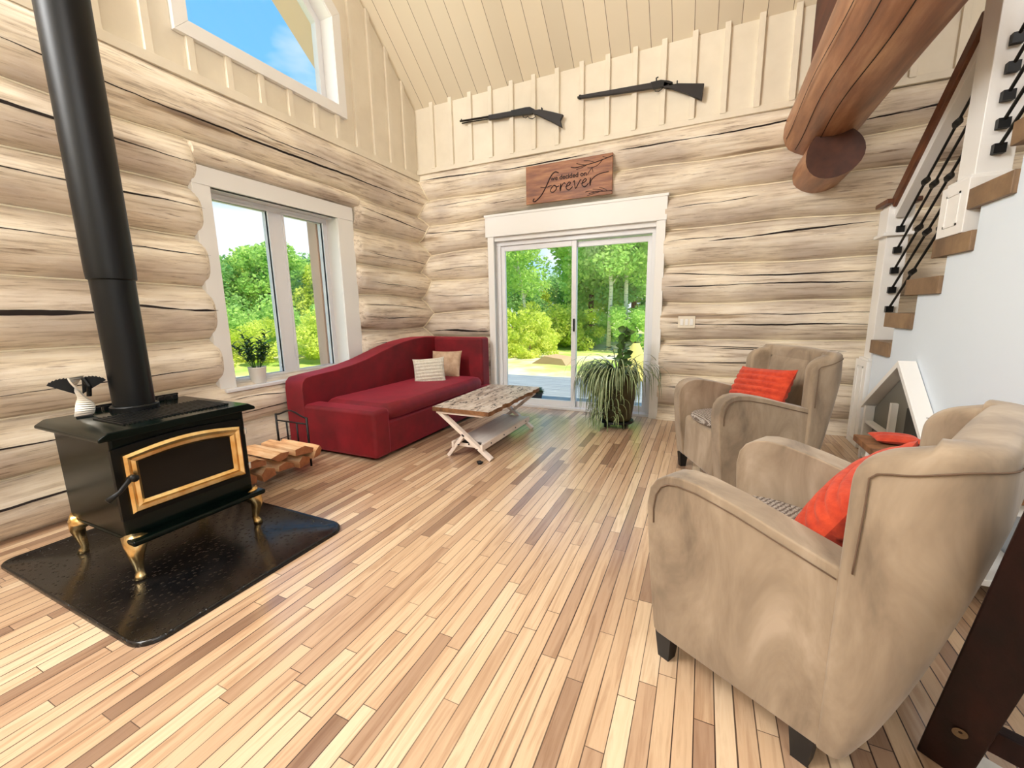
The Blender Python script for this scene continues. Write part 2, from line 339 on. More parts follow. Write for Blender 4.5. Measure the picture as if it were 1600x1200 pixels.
def stripemat(name, c, period, off, axis, dark):
    m = M(name, c, .5); nt = m.node_tree; b = nt.nodes['Principled BSDF']; L = nt.links.new
    tc = N(nt, 'ShaderNodeTexCoord'); s = N(nt, 'ShaderNodeSeparateXYZ'); L(tc.outputs['Object'], s.inputs[0])
    a = N(nt, 'ShaderNodeMath', operation='ADD', ins={1: off}); L(s.outputs[axis], a.inputs[0])
    d = N(nt, 'ShaderNodeMath', operation='DIVIDE', ins={1: period}); L(a.outputs[0], d.inputs[0]); f = N(nt, 'ShaderNodeMath', operation='FRACT'); L(d.outputs[0], f.inputs[0])
    fl = N(nt, 'ShaderNodeMath', operation='FLOOR'); L(d.outputs[0], fl.inputs[0]); wn = N(nt, 'ShaderNodeTexWhiteNoise', noise_dimensions='1D'); L(fl.outputs[0], wn.inputs['W'])
    r = ramp(nt, [(0, rgb(*[q*.94 for q in c])), (1, rgb(*c))]); L(wn.outputs[0], r.inputs[0])
    vo = N(nt, 'ShaderNodeTexVoronoi', ins={2: 1.25}); mp = coords(nt, (1, .6, .6)); L(mp.outputs[0], vo.inputs[0])
    rk = ramp(nt, [(.022, rgb(150, 116, 84)), (.04, rgb(255, 255, 255))]); L(vo.outputs[0], rk.inputs[0])
    mk = N(nt, 'ShaderNodeMixRGB', blend_type='MULTIPLY', ins={0: 1}); L(r.outputs[0], mk.inputs[1]); L(rk.outputs[0], mk.inputs[2])
    rg = ramp(nt, [(0, (1, 1, 1, 1)), (.022, (1, 1, 1, 1)), (.03, (0, 0, 0, 1))]); L(f.outputs[0], rg.inputs[0])
    mg = N(nt, 'ShaderNodeMixRGB', ins={2: rgb(*dark)}); L(rg.outputs[0], mg.inputs[0]); L(mk.outputs[0], mg.inputs[1]); L(mg.outputs[0], b.inputs['Base Color'])
    return m
m_ceil = stripemat('cream_plank_ceiling', (238, 225, 198), .193, 2.353, 0, (112, 92, 66))

# ------------------------------------------------------------------ structure
XL, YB = -3.478, 4.778       # seam planes of the log walls; logs bulge .10 into the room
ROOF_Z, SL = 3.705, .86
RID_Y = 1.30; RID_Z = ROOF_Z+SL*(4.68-RID_Y); REAR_Y = -2.08
struct(MB().box(-3.75, 2.6, -2.2, 4.93, -.12, 0).build('floor', m_floor))

def bulge(s): return (math.sqrt(max(0, 1-.80*s*s))-.447)/.553*.125
def seams(zs): return zs
LS = [(2.90, 2.90), (2.478, 2.425), (2.13, 2.10), (1.80, 1.71), (1.44, 1.39), (1.035, 1.0), (.665, .65), (.32, .31), (-.03, -.03)]
BS = [(3.0, 3.0), (2.632, 2.632), (2.325, 2.338), (1.945, 1.995), (1.60, 1.632), (1.19, 1.255), (.862, .868), (.475, .475), (.14, .14), (-.2, -.2)]
def wob(k, t, ph): return .010*math.sin(2.1*t+k*1.7+ph)+.006*math.sin(5.3*t+k*2.9+ph)
def Lz(k, y): a, b = LS[k]; t = (y-.8)/(4.6-.8); return a+(b-a)*max(0, min(1, t))+wob(k, y, 0)
def Bz(k, x): a, b = BS[k]; t = max(0, min(1, (x+3.4)/1.5)); return a+(b-a)*t+wob(k, x, 2)
def logwall(mb, surf, zf, k, t0, t1, taper0, taper1, depth):
    """one log of a wall between seams k (top) and k+1: surf(t, d, z) -> point; d = bulge into the room"""
    n = max(8, int((t1-t0)/.05)); rows = []
    for i in range(n+1):
        t = t0+(t1-t0)*i/n; e = 1
        if taper0: e = min(e, .55+.45*math.sqrt(max(0, 1-(1-min(1, (t-t0)/.06))**2)))
        if taper1: e = min(e, .55+.45*math.sqrt(max(0, 1-(1-min(1, (t1-t)/.06))**2)))
        zt, zb = zf(k, t), zf(k+1, t); row = [surf(t, -depth, zt-.001)]
        for q in range(15):
            s_ = 1-2*q/14; row.append(surf(t, bulge(s_)*e, (zt+zb)/2+s_*(zt-zb)/2*.998))
        row.append(surf(t, -depth, zb+.001)); rows.append(row)
    mb.grid(rows, 0)
    for r in (rows[0], rows[-1]): mb.add(r, [tuple(range(len(r)))], 0)
def crack(mb, surf, zf, k, t0, t1, s0, s1, wmax, seed, e=1):
    rnd = random.Random(seed); n = max(10, int((t1-t0)/.04)); ws = 0; rows = []
    ph = rnd.random()*9
    for i in range(n+1):
        u = i/n; t = t0+(t1-t0)*u
        ws += rnd.uniform(-.012, .012)
        s_ = s0+(s1-s0)*u+ws+.03*math.sin(u*7+ph); wd = wmax*(.25+.75*abs(math.sin(u*5.0+ph)))*min(1, u*8, (1-u)*8)+.0008
        zt, zb = zf(k, t), zf(k+1, t); H = (zt-zb)/2; zc = (zt+zb)/2
        ds = wd/(2*H); row = []
        for sg in (-1, 0, 1):
            q = max(-.98, min(.98, s_+sg*ds)); row.append(surf(t, bulge(q)*e+.002, zc+q*H))
        rows.append(row)
    mb.grid(rows, 1)
surfL = lambda t, d, z: (XL+d, t, z)
surfB = lambda t, d, z: (t, YB-d, z)
# left log wall: window opening y 2.0..3.45, z .62..2.29
mb = MB()
for k in range(8):
    segs = [(-2.15, 4.90, 0, 0)] if k in (0, 6, 7) else [(-2.15, 1.985, 0, 1), (3.46, 4.90, 1, 0)]
    if k == 1: segs = [(-2.15, 1.985, 0, 1), (3.50, 4.90, 1, 0)]
    for a, b, c, d in segs: logwall(mb, surfL, Lz, k, a, b, c, d, .28)
rr = random.Random(3)
LzF = lambda k, y: Lz(1, y) if k == 1 else 2.286
logwall(mb, surfL, LzF, 1, 1.95, 3.53, 0, 0, .28)
for (k, a, b, s0, s1, wd) in [(0, 1.0, 4.72, -.28, -.42, .010), (0, 2.3, 3.3, -.12, -.2, .004), (1, -1.5, 1.95, .55, -.05, .016), (1, 3.55, 4.7, .3, -.1, .007), (2, .2, 1.0, -.1, .05, .006), (2, .9, 1.97, .15, .1, .008), (2, 3.6, 4.7, -.3, -.4, .003),
        (3, .4, 1.97, .30, .15, .004), (3, 3.6, 4.5, -.15, -.3, .003), (4, -.5, 1.35, .18, .0, .020), (4, 1.4, 1.97, .25, .1, .010), (4, 3.55, 4.6, .5, .3, .005), (4, 3.5, 4.6, -.25, -.35, .006), (5, .3, 1.9, -.30, -.2, .004),
        (6, -.2, 1.5, .2, .1, .006), (6, 1.5, 3.0, -.5, -.2, .005), (6, 2.0, 2.5, .3, .2, .004), (7, -.6, 2.0, .3, .2, .008), (7, 1.6, 2.8, -.3, -.1, .005), (5, 3.6, 4.3, .2, .1, .005), (2, -.6, .75, -.55, -.45, .010)]:
    crack(mb, surfL, Lz, k, a, b, s0, s1, wd*1.5, rr.random())
for k in range(1, 8):
    for a, b in ([(-2.15, 4.70)] if k in (7,) else [(-2.15, 1.97), (3.50, 4.70)]):
        mb.tube([(XL+.006, a+(b-a)*i/60, Lz(k, a+(b-a)*i/60)) for i in range(61)], .0065, 5, 2)
wl = struct(mb.build('wall_left', [m_logL, m_crack, m_chink], smooth=True))
# back log wall: door opening x -2.45..-.40, z 0..2.33
mb = MB()
for k in range(9):
    segs = [(-3.62, 2.6, 0, 0)] if k < 2 else [(-3.62, -2.44, 0, 1), (-.415, 2.6, 0, 0)]
    for a, b, c, d in segs: logwall(mb, surfB, Bz, k, a, b, c, d, .26)
for (k, a, b, s0, s1, wd) in [(0, -3.4, -1.2, .18, -.05, .009), (0, -.9, 1.0, -.1, .05, .009), (0, 1.1, 2.4, -.5, -.1, .012), (1, -3.3, -2.5, .35, .45, .004), (1, -2.4, -1.6, -.1, 0, .003), (2, -3.35, -2.5, .45, .1, .006),
        (2, -.35, .4, .15, .25, .004), (3, -.38, .1, .3, .4, .005), (3, 0, 1.3, .1, .45, .012), (4, -.38, 1.4, .55, .3, .009), (4, -.38, 1.35, -.1, -.2, .008), (5, -.38, 1.4, -.05, -.25, .010), (5, .5, 1.4, .35, .3, .004), (5, -3.3, -2.46, -.35, -.5, .018), (5, .0, .9, .4, .3, .003),
        (6, -.38, 1.2, .75, .6, .006), (6, -.38, 1.1, -.2, .05, .007), (6, .1, 1.2, .55, .5, .005), (7, -.38, .6, .3, .45, .006), (4, -3.3, -2.5, .1, -.1, .003), (6, -3.2, -2.5, .2, .1, .005), (8, -.3, .8, .1, .0, .004), (3, -3.3, -2.5, -.3, -.2, .003)]:
    crack(mb, surfB, Bz, k, a, b, s0, s1, wd*1.5, rr.random())
for k in range(1, 9):
    for a, b in ([(-3.40, 2.5)] if k == 1 else [(-3.40, -2.44), (-.41, 2.5)]):
        mb.tube([(a+(b-a)*i/60, YB-.006, Bz(k, a+(b-a)*i/60)) for i in range(61)], .0065, 5, 2)
# chinking bead following the corner where the two sets of logs meet
def dl(z):
    y = 4.68
    for k in range(8):
        zt, zb = Lz(k, y), Lz(k+1, y)
        if zb <= z <= zt: return bulge((z-(zt+zb)/2)/((zt-zb)/2))
    return 0
def db(z):
    x = -3.4
    for k in range(9):
        zt, zb = Bz(k, x), Bz(k+1, x)
        if zb <= z <= zt: return bulge((z-(zt+zb)/2)/((zt-zb)/2))
    return 0
mb.tube([(XL+dl(z)+.004, YB-db(z)-.004, z) for z in [.02+i*.0145 for i in range(198)]], .009, 6, 2)
wb = struct(mb.build('wall_back', [m_logB, m_crack, m_chink], smooth=True))

# upper board-and-batten, back
mb = MB()
mb.box(-3.60, 2.6, 4.69, 4.80, 2.93, 3.9)
mb.box(-3.45, 2.6, 4.662, 4.70, 2.93, 2.985)
x = -3.158
while x < 2.5:
    mb.box(x-.048, x, 4.655, 4.70, 2.975, 3.735); x += .2695
struct(mb.build('board_and_batten', m_cream, wb, bevel=.002))
# upper gable, left, with the trapezoid window opening
GX = -3.455
wy0, wy1, wz0 = 2.07, 3.41, 3.25
def wtop(y): return 4.02+.87*(3.41-y)
mb = MB()
rz = lambda y: ROOF_Z+SL*(4.68-y) if y > RID_Y else RID_Z-SL*(RID_Y-y)
gab = lambda poly, mbb=mb: mbb.prism(poly, 0, GX-.12, GX)
gab([(wy1, 2.85), (4.75, 2.85), (4.75, rz(4.75)), (wy1, rz(wy1))])
gab([(wy0, 2.85), (wy1, 2.85), (wy1, wz0), (wy0, wz0)])
gab([(wy0, wtop(wy0)), (wy1, wtop(wy1)), (wy1, rz(wy1)), (wy0, rz(wy0))])
gab([(REAR_Y, 2.85), (wy0, 2.85), (wy0, rz(wy0)), (RID_Y, RID_Z), (REAR_Y, rz(REAR_Y))])
mb.box(GX-.01, GX+.055, REAR_Y, 4.69, 2.85, 2.915)
y = 1.80-.264*12
ys = []
while y < 4.6: ys.append(y); y += .2645
for y in ys:
    a, b = y-.024, y+.024
    if wy0-.1 < y < wy1+.06:
        mb.box(GX-.01, GX+.03, a, b, 2.90, 3.16)
        top0 = wtop(y)+.12
        mb.prism([(a, top0), (b, top0), (b, rz(b)-.005), (a, rz(a)-.005)], 0, GX-.01, GX+.03)
    else: mb.prism([(a, 2.90), (b, 2.90), (b, rz(b)-.005), (a, rz(a)-.005)], 0, GX-.01, GX+.03)
struct(mb.build('board_and_batten', m_cream, wl, bevel=.002))

# ceiling slopes; the far slope runs out over the gable as a soffit
mb = MB()
mb.prism([(4.80, rz(4.80)), (RID_Y, RID_Z), (RID_Y, RID_Z+.12), (4.80, rz(4.80)+.12)], 0, -3.46, 2.6)
mb.prism([(RID_Y, RID_Z), (REAR_Y, rz(REAR_Y)), (REAR_Y, rz(REAR_Y)+.12), (RID_Y, RID_Z+.12)], 0, -3.46, 2.6)
struct(mb.build('ceiling', m_ceil))
OVX = -4.47
mb = MB()
mb.prism([(5.3, rz(5.3)-.05), (RID_Y, RID_Z-.05), (RID_Y, RID_Z+.12), (5.3, rz(5.3)+.12)], 0, OVX, -3.58)
mb.prism([(5.3, rz(5.3)-.05), (4.81, rz(4.81)-.05), (4.81, rz(4.81)+.12), (5.3, rz(5.3)+.12)], 0, -3.58, 2.6)
struct(mb.build('trim_1', M('soffit_paint', (238, 204, 180), .6)))
# walls behind and right of the camera, out of frame
mb = MB(); mb.box(2.5, 2.6, REAR_Y, 4.76, 0, 2.93)
mb.prism([(REAR_Y, 2.93), (4.76, 2.93), (4.76, rz(4.76)), (RID_Y, RID_Z), (REAR_Y, rz(REAR_Y))], 0, 2.5, 2.6)
struct(mb.build('wall_right', m_cream))
mb = MB(); mb.box(-3.46, 2.5, REAR_Y-.1, REAR_Y, 2.65, rz(REAR_Y)); mb.box(-3.46, 2.5, REAR_Y-.1, REAR_Y, 0, 2.65)
struct(mb.build('wall_rear', m_cream))

# ------------------------------------------------------------------ left casement window
W1 = sempty('window_1')
oy0, oy1, oz0, oz1 = 2.066, 3.265, .625, 2.155
mb = MB()
mb.box(-3.47, -3.415, 1.94, oy0, .60, 2.28); mb.box(-3.47, -3.415, oy1, 3.47, .60, 2.28)
mb.box(-3.47, -3.41, 1.94, 3.47, oz1, 2.29)
mb.box(-3.47, -3.425, 1.94, 3.47, .48, .605)
mb.box(-3.70, -3.43, oy0-.03, oy0+.003, oz0, oz1); mb.box(-3.70, -3.43, oy1-.003, oy1+.03, oz0, oz1)
mb.box(-3.70, -3.43, oy0, oy1, oz1, oz1+.03)
struct(mb.build('window_casing', m_white, W1, bevel=.003))
struct(MB().box(-3.66, -3.365, 1.96, 3.46, .60, .626).build('window_sill', m_pvc, W1, bevel=.004))
mb = MB(); gx0, gx1 = -3.64, -3.575
mb.box(gx0, gx1, oy0, oy1, oz0, .675); mb.box(gx0, gx1, oy0, oy1, 2.105, oz1)
for a, b in ((oy0, 2.12), (2.615, 2.775), (3.205, oy1)): mb.box(gx0, gx1, a, b, .675, 2.105)
for a, b in ((2.10, 2.635), (2.755, 3.225)):
    mb.box(-3.60, -3.565, a, a+.02, .675, 2.105); mb.box(-3.60, -3.565, b-.02, b, .675, 2.105); mb.box(-3.60, -3.565, a, b, .655, .675); mb.box(-3.60, -3.565, a, b, 2.105, 2.125)
struct(mb.build('window_frame', m_pvc, W1, bevel=.003))
for a, b in ((2.12, 2.615), (2.775, 3.205)): struct(MB().box(-3.615, -3.609, a, b, .675, 2.105).build('pane', m_glass, W1))
struct(MB().box(-3.572, -3.55, 2.745, 2.765, .80, .93).build('handle', m_pvc, W1, bevel=.004))
struct(MB().box(-3.78, -3.66, 3.20, 3.32, .6, 2.2).build('exterior_trim', M('exterior_wood', (214, 178, 152), .6), W1))

# upper trapezoid window
W2 = sempty('window_2')
def quadframe(mb, x0, x1, inset0, inset1):
    def P(i):
        s_ = i*.28
        return [(wy0+i, wz0+i), (wy1-i, wz0+i), (wy1-i, wtop(wy1)-i*.75), (wy0+i, wtop(wy0)-i*1.9)]
    A = P(inset0); B = P(inset1)
    for i in range(4):
        j = (i+1) % 4; mb.prism([A[i], A[j], B[j], B[i]], 0, x0, x1)
mb = MB(); quadframe(mb, -3.66, -3.425, -.03, .005); quadframe(mb, GX, GX+.04, -.10, 0)
struct(mb.build('window_casing', m_white, W2, bevel=.003))
mb = MB(); quadframe(mb, -3.64, -3.57, 0, .055); quadframe(mb, -3.60, -3.56, .03, .075)
struct(mb.build('window_frame', m_pvc, W2))
i = .055
struct(MB().prism([(wy0+i, wz0+i), (wy1-i, wz0+i), (wy1-i, wtop(wy1)-i*.75), (wy0+i, wtop(wy0)-i*1.9)], 0, -3.62, -3.614).build('pane', m_glass, W2))

# ------------------------------------------------------------------ sliding door
D1 = sempty('door_1')
mb = MB()
mb.box(-2.475, -.395, 4.655, 4.72, 2.085, 2.315); mb.box(-2.485, -.385, 4.648, 4.72, 2.312, 2.34)
mb.box(-2.45, -2.37, 4.665, 4.72, 0, 2.09); mb.box(-.495, -.405, 4.665, 4.72, 0, 2.09)
mb.box(-2.40, -2.37, 4.70, 4.90, 0, 2.06); mb.box(-.495, -.465, 4.70, 4.90, 0, 2.06); mb.box(-2.40, -.465, 4.70, 4.90, 2.035, 2.09)
struct(mb.build('door_casing', m_white, D1, bevel=.003))
mb = MB()
mb.box(-2.37, -2.32, 4.75, 4.87, .03, 1.985); mb.box(-.54, -.495, 4.75, 4.87, .03, 1.985); mb.box(-2.37, -.495, 4.75, 4.87, 1.985, 2.035); mb.box(-2.37, -.495, 4.71, 4.90, 0, .03)
struct(mb.build('door_frame', m_pvc, D1, bevel=.003))
def leaf(x0, x1, y, z1, rail, st):
    mb = MB(); mb.box(x0, x0+st, y, y+.035, .03, z1); mb.box(x1-st, x1, y, y+.035, .03, z1); mb.box(x0+st, x1-st, y, y+.035, .03, rail); mb.box(x0+st, x1-st, y, y+.035, z1-.062, z1)
    o = struct(mb.build('sliding_leaf', m_pvc, D1, bevel=.003))
    struct(MB().box(x0+st, x1-st, y+.014, y+.02, rail, z1-.062).build('pane', m_glass, o))
leaf(-2.325, -1.365, 4.775, 1.985, .10, .055); leaf(-1.42, -.54, 4.825, 1.975, .095, .05)
struct(MB().box(-1.395, -1.375, 4.755, 4.776, .95, 1.10).build('door_handle', m_black, D1, bevel=.004))

# ------------------------------------------------------------------ stained beams above right
def logbeam(mb, cx, cz, r, y0, y1, cone=0, n=28):
    rows = []; K = 40
    for i in range(K+1):
        y = y0+(y1-y0)*i/K; q = r+cone*(1-i/K)
        rows.append([(cx+(q+.006*math.sin(3*a+y*2))*math.cos(a), y, cz+(q+.006*math.sin(3*a+y*2))*math.sin(a)) for a in [2*PI*k/n for k in range(n)]])
    mb.grid(rows, 0, True); mb.add(rows[0], [tuple(range(n))], 1); mb.add(rows[-1], [tuple(range(n))], 1)
mb = MB(); logbeam(mb, .825, 2.755, .272, .3, 4.70)
b1 = tag(mb.build('log_beam', [m_brownlog, m_logend], smooth=True), 'thick brown stained log beam running from the back wall up out of the top right', 'beam')
mb = MB()
for a0 in (3.5, 3.95, 4.4):
    rows = []
    for i in range(50):
        y = .6+4.0*i/49; a = a0+.05*math.sin(i*.3); q = .279; wd = .003
        rows.append([(.825+q*math.cos(a+s_*wd/q), y, 2.755+q*math.sin(a+s_*wd/q)) for s_ in (-1, 1)])
    mb.grid(rows)
mb.build('drying_crack', m_crack, b1)
mb = MB(); logbeam(mb, .845, 2.365, .188, 4.18, 4.70)
b2 = tag(mb.build('log_stub', [m_brownlog, m_logend], smooth=True), 'short brown log stub with dark sawn end under the big beam', 'beam')
tag(MB().prism([(4.66, 3.0), (4.66, 3.69), (4.2, 4.08), (.3, 4.08), (.3, 3.0)], 0, .705, .755).build('rim_plank', noisy('rim_wood', [(.3, (70, 30, 18)), (.7, (96, 46, 28))], (4, 1, 8), 2)), 'dark reddish plank standing on top of the big log beam', 'plank')

# ------------------------------------------------------------------ staircase
ST = thing('staircase', 'white boxed staircase with brown treads and black iron rail bars', 'staircase', (1.3, 3.0, 0))
def S(mb, name, m, bevel=0, parent=None, label=None):
    mb.v = [(v[0]-1.3, v[1]-3.0, v[2]) for v in mb.v]
    return mb.build(name, m, ST if parent is None else parent, bevel=bevel, label=label)
TR = [(.922, 4.29, 3.93), (1.140, 4.07, 3.635), (1.365, 3.78, 3.335), (1.580, 3.475, 3.07), (1.800, 3.16, 2.80), (2.02, 2.87, 2.50), (2.24, 2.57, 2.2), (2.46, 2.27, 1.9), (2.68, 1.97, 1.6), (2.90, 1.67, 1.3)]
for z, y1, y0 in TR: S(MB().box(1.25, 2.46, y0, y1, z-.105, z), 'tread', m_tread, .004)
poly = [(-.2, 0), (4.30, 0), (4.30, .80), (4.25, .817)]
mb = MB(); prev = None
poly = [(1.25, 0), (4.27, 0)]
for z, y1, y0 in TR: poly += [(y1-.03, z-.105), (y0, z-.105)]
poly2 = [(1.25, 0), (4.27, 0), (4.27, TR[0][0]-.106)]
for i, (z, y1, y0) in enumerate(TR):
    if i: poly2.append((TR[i-1][2]+.0, z-.106))
    poly2.append((y0, z-.106))
S(MB().prism(poly2, 0, 1.272, 2.46), 'side_wall', m_wall)
S(MB().box(1.272, 2.46, -2.0, 1.25, 0, 2.8), 'side_wall', m_wall)
def newel(x0, x1, y0, y1, zb, z1, bz, bb, top):
    mb = MB(); mb.box(x0, x1, y0, y1, zb, z1)
    g = .03; mb.box(x0-g, x1+g, y0-g-.01, y1+g+.04, zb, bz); mb.box(x0-.018, x1+.018, y0-.02, y1+.05, bz, bz+.02)
    if top:
        mb.box(x0-.03, x1+.03, y0-.03, y1+.03, top-.24, top-.215); mb.box(x0-.012, x1+.012, y0-.012, y1+.012, top-.215, top-.02)
    o = S(mb, 'newel_post', m_white, .004)
    # recessed panel outline on the base
    mb = MB(); xa = x0-g-.004; a, b, c, d = y0+.03, y1-.0, zb+.05, bz-.05
    for (p, q, r, s_) in ((a, b, c, c+.012), (a, b, d-.012, d), (a, a+.012, c, d), (b-.012, b, c, d)): mb.box(xa, xa+.01, p, q, r, s_)
    S(mb, 'panel_moulding', m_white, 0, o)
    return o
n1 = newel(1.275, 1.41, 4.33, 4.49, 0, 1.97, .74, 0, 1.97)
S(MB().box(1.235, 1.45, 4.29, 4.53, 1.97, 2.005), 'post_cap', m_hand, .006, n1)
n2 = newel(1.275, 1.42, 3.195, 3.37, 1.58, 3.5, 1.86, 0, 0)
def railseg(y0, z0, y1, z1, x=1.335):
    S(MB().bar((x-.012, y0, z0), (x-.012, y1, z1), .095, .085), 'handrail', m_hand, .01)
    S(MB().bar((x, y0, z0-.08), (x, y1, z1-.08), .07, .075), 'rail_fillet', m_white, .003)
railseg(4.32, 1.97, 3.37, 2.73)
railseg(3.195, 2.95, 1.5, 4.3)
def balusters(ya, yb, zs, sl):
    for k, z in enumerate(zs):
        a = Vector((1.345, ya, z)); b = Vector((1.345, yb, z+sl*(ya-yb)))
        mb = MB(); d = (b-a)
        mb.tube([a, b], .0085, 8)
        mb.box(1.345-.024, 1.345+.024, ya-.028, ya+.002, z-.024, z+.024)
        mb.box(1.345-.024, 1.345+.024, yb-.002, yb+.028, b.z-.024, b.z+.024)
        o = S(mb, 'iron_bar', m_black)
        ks = (.5,) if k % 2 else (.36, .7)
        for t in ks:
            mk = MB(); p = a+d*t; dd = d.normalized()
            mk.tube([p-dd*.035, p-dd*.018, p, p+dd*.018, p+dd*.035], [.009, .02, .026, .02, .009], 4)
            S(mk, 'knuckle', m_black, 0, o)
balusters(4.325, 3.375, [1.775, 1.62, 1.465, 1.315, 1.165], .775)
balusters(3.19, 1.6, [2.50, 2.37, 2.24, 2.11, 1.99], .775)

# ------------------------------------------------------------------ armchairs
def make_chair():
    t = thing('armchair', '', 'armchair')
    LEAN = .225
    # arms: rounded side profile, flush with the wings behind
    for sy in (1, -1):
        pr = [(-.19, .105), (.296, .105), (.314, .118), (.338, .30), (.356, .48), (.361, .56), (.352, .615), (.330, .650), (.295, .673), (.25, .682), (.19, .680), (.08, .660), (-.05, .627), (-.19, .592)]
        mb = MB(); mb.prism(pr, 1, *sorted((sy*.243, sy*.348)))
        arm = mb.build('arm', m_suede, t, bevel=.022, seg=4)
        ys = sy*.3512; pts = [(.330, ys, .50), (.333, ys, .55), (.326, ys, .60), (.308, ys, .632), (.285, ys, .648), (.25, ys, .655), (.19, ys, .653), (.08, ys, .633), (-.05, ys, .600), (-.165, ys, .571)]
        mb = MB(); mb.tube(pts, .0018, 6); mb.build('piping', m_seam, arm, smooth=True)
    # wing back: one wrapped shell leaning outward
    R = .11; XFw = -.165; XBw = -.392; th0, th1 = .075, .105; half = []
    n = 16
    for i in range(n+1):
        u = (i/n)**1.6; half.append((XFw+(XBw+R-XFw)*u, .35, 0, 1))
    for i in range(1, 13):
        a = PI/2*i/12; half.append((XBw+R-R*math.sin(a), .35-R+R*math.cos(a), -math.sin(a), math.cos(a)))
    for i in range(1, 9): half.append((XBw, (.35-R)*(1-i/8), -1, 0))
    full = half+[(x, -y, nx, -ny) for x, y, nx, ny in reversed(half[:-1])]
    def P(x, y, nx, ny, o, z):   # o measured inward from the outer face
        zz = max(0, z-.105); g = min(1, (.066+.161*min(1, zz/.66)**.8)/.227)
        bul = .008*math.sin(PI*min(1, zz/.78))*(1 if o < .03 else 0)
        X = XFw-(XFw-x)*g
        return (X-nx*(o-bul), y-ny*(o-bul), z)
    rows = []; sm = []
    for x, y, nx, ny in full:
        d = XFw-x if abs(y) > .23 and nx == 0 else 1
        rr_ = .07; h0 = .888+.042*smooth(0, .2, d if d < 1 else .3); h = h0 if d > rr_ else h0-rr_+math.sqrt(max(0, rr_*rr_-(rr_-d)**2))
        h += .006*smooth(.30, .0, abs(y))
        th = th0+(th1-th0)*smooth(.0, .15, XFw-x)
        e = 1 if d > .022 else math.sqrt(max(0, 1-(1-d/.022)**2))
        m_ = th/2; o0, o1 = m_-m_*(.45+.55*e), m_+m_*(.45+.55*e); row = []
        for z in [.105+(h-.035-.105)*q/12 for q in range(13)]: row.append(P(x, y, nx, ny, o0, z))
        for q in range(1, 8):
            a = PI*q/8; c = math.cos(a); row.append(P(x, y, nx, ny, (o0+o1)/2-(o1-o0)/2*math.copysign(abs(c)**.75, c), h-.035+.035*math.sin(a)**.8))
        for z in [h-.035-(h-.035-.36)*q/8 for q in range(9)]: row.append(P(x, y, nx, ny, o1, z))
        row.append(P(x, y, nx, ny, o1, .105)); rows.append(row)
    mb = MB(); mb.grid(rows)
    for r_ in (rows[0], rows[-1]): mb.add(r_, [tuple(range(len(r_)))])
    back = mb.build('wing_back', m_suede, t, smooth=True)
    # seam set in from the front edge of the wing, running round below the top
    sd = .034; hs = .893-.040
    A = [P(XFw-sd, .35, 0, 1, -.004, z) for z in [.605, .64, .70, .76, hs-.05, hs-.02]]+[P(XFw-sd-.012, .35, 0, 1, -.004, hs-.006), P(XFw-sd-.035, .35, 0, 1, -.004, hs)]
    A += [P(x, y, nx, ny, -.004, hs+.036*smooth(XFw-.06, XFw-.2, x)) for x, y, nx, ny in half if x < XFw-.08]
    A2 = A+[(p[0], -p[1], p[2]) for p in reversed(A[:-1])]
    mb = MB(); mb.tube(A2, .0019, 6); mb.build('piping', m_seam, back, smooth=True)
    mb = MB(); mb.box(-.15, .315, -.2425, .2425, .105, .425)
    mb.build('seat', m_suede, t, bevel=.03, seg=4)
    mb = MB(); rows = []
    for i in range(13):
        z = .40+.46*i/12; k = .175*min(1, (z-.105)/.66)**.8
        rows.append([(-.10-k+.03*math.sin(PI*i/12)**.5*(1-(abs(q)/7)**3)-.012, q*.037, z) for q in range(-7, 8)])
    mb.grid(rows); mb.build('back_cushion', m_suede, t, smooth=True)
    for sx in (.285, -.13):
        for sy in (1, -1):
            mb = MB(); vs = []
            for (z, q) in ((.0, .020), (.108, .030)):
                for a, b in ((-1, -1), (1, -1), (1, 1), (-1, 1)): vs.append((sx+a*q, sy*.305+b*q, z))
            mb.add(vs, [(0, 1, 2, 3), (4, 5, 6, 7), (0, 1, 5, 4), (1, 2, 6, 5), (2, 3, 7, 6), (3, 0, 4, 7)])
            mb.build('leg', D.materials.get('black_leg') or M('black_leg', (12, 11, 11), .5), t)
    return t
def cushion(w_, h_, th, ribs=0, rdir=0, seed=1, nx=56, ny=44, wr=.0):
    rnd = random.Random(seed); mb = MB()
    for sgn in (1, -1):
        rows = []
        for i in range(ny+1):
            v = -1+2*i/ny; row = []
            for j in range(nx+1):
                u = -1+2*j/nx
                e = ((1-abs(u)**2.6)*(1-abs(v)**2.6)); z = th/2*e**.5
                c = v if rdir == 0 else u
                if ribs: z *= 1-.30*(1-abs(math.sin(c*PI*ribs/2)))**1.6
                z += wr*math.sin(u*6+seed)*math.cos(v*5)*e
                pin = 1-.07*(1-abs(u)**3)*abs(v)**2
                pin2 = 1-.07*(1-abs(v)**3)*abs(u)**2
                row.append((u*w_/2*pin2, v*h_/2*pin, sgn*z))
            rows.append(row)
        mb.grid(rows)
    return mb
def place(o, loc, ex, ey, ez=None):
    """orient a mesh: its local x along ex, local y along ey (made orthogonal)"""
    ex = Vector(ex).normalized(); ey = Vector(ey); ey = (ey-ex*ey.dot(ex)).normalized(); ez = ex.cross(ey)
    m = Matrix((ex, ey, ez)).transposed().to_4x4(); m.translation = Vector(loc); o.matrix_world = m; return o
ch1 = make_chair(); ch2 = copy_tree(ch1)
ch1.location = (.349, 1.487, 0); ch1.rotation_euler = (0, 0, math.radians(150))
ch2.location = (.30, 3.15, 0); ch2.rotation_euler = (0, 0, math.radians(204.8))
tag(ch1, 'near beige suede armchair seen from its side, filling the lower right', 'armchair', 'pair of beige suede armchairs')
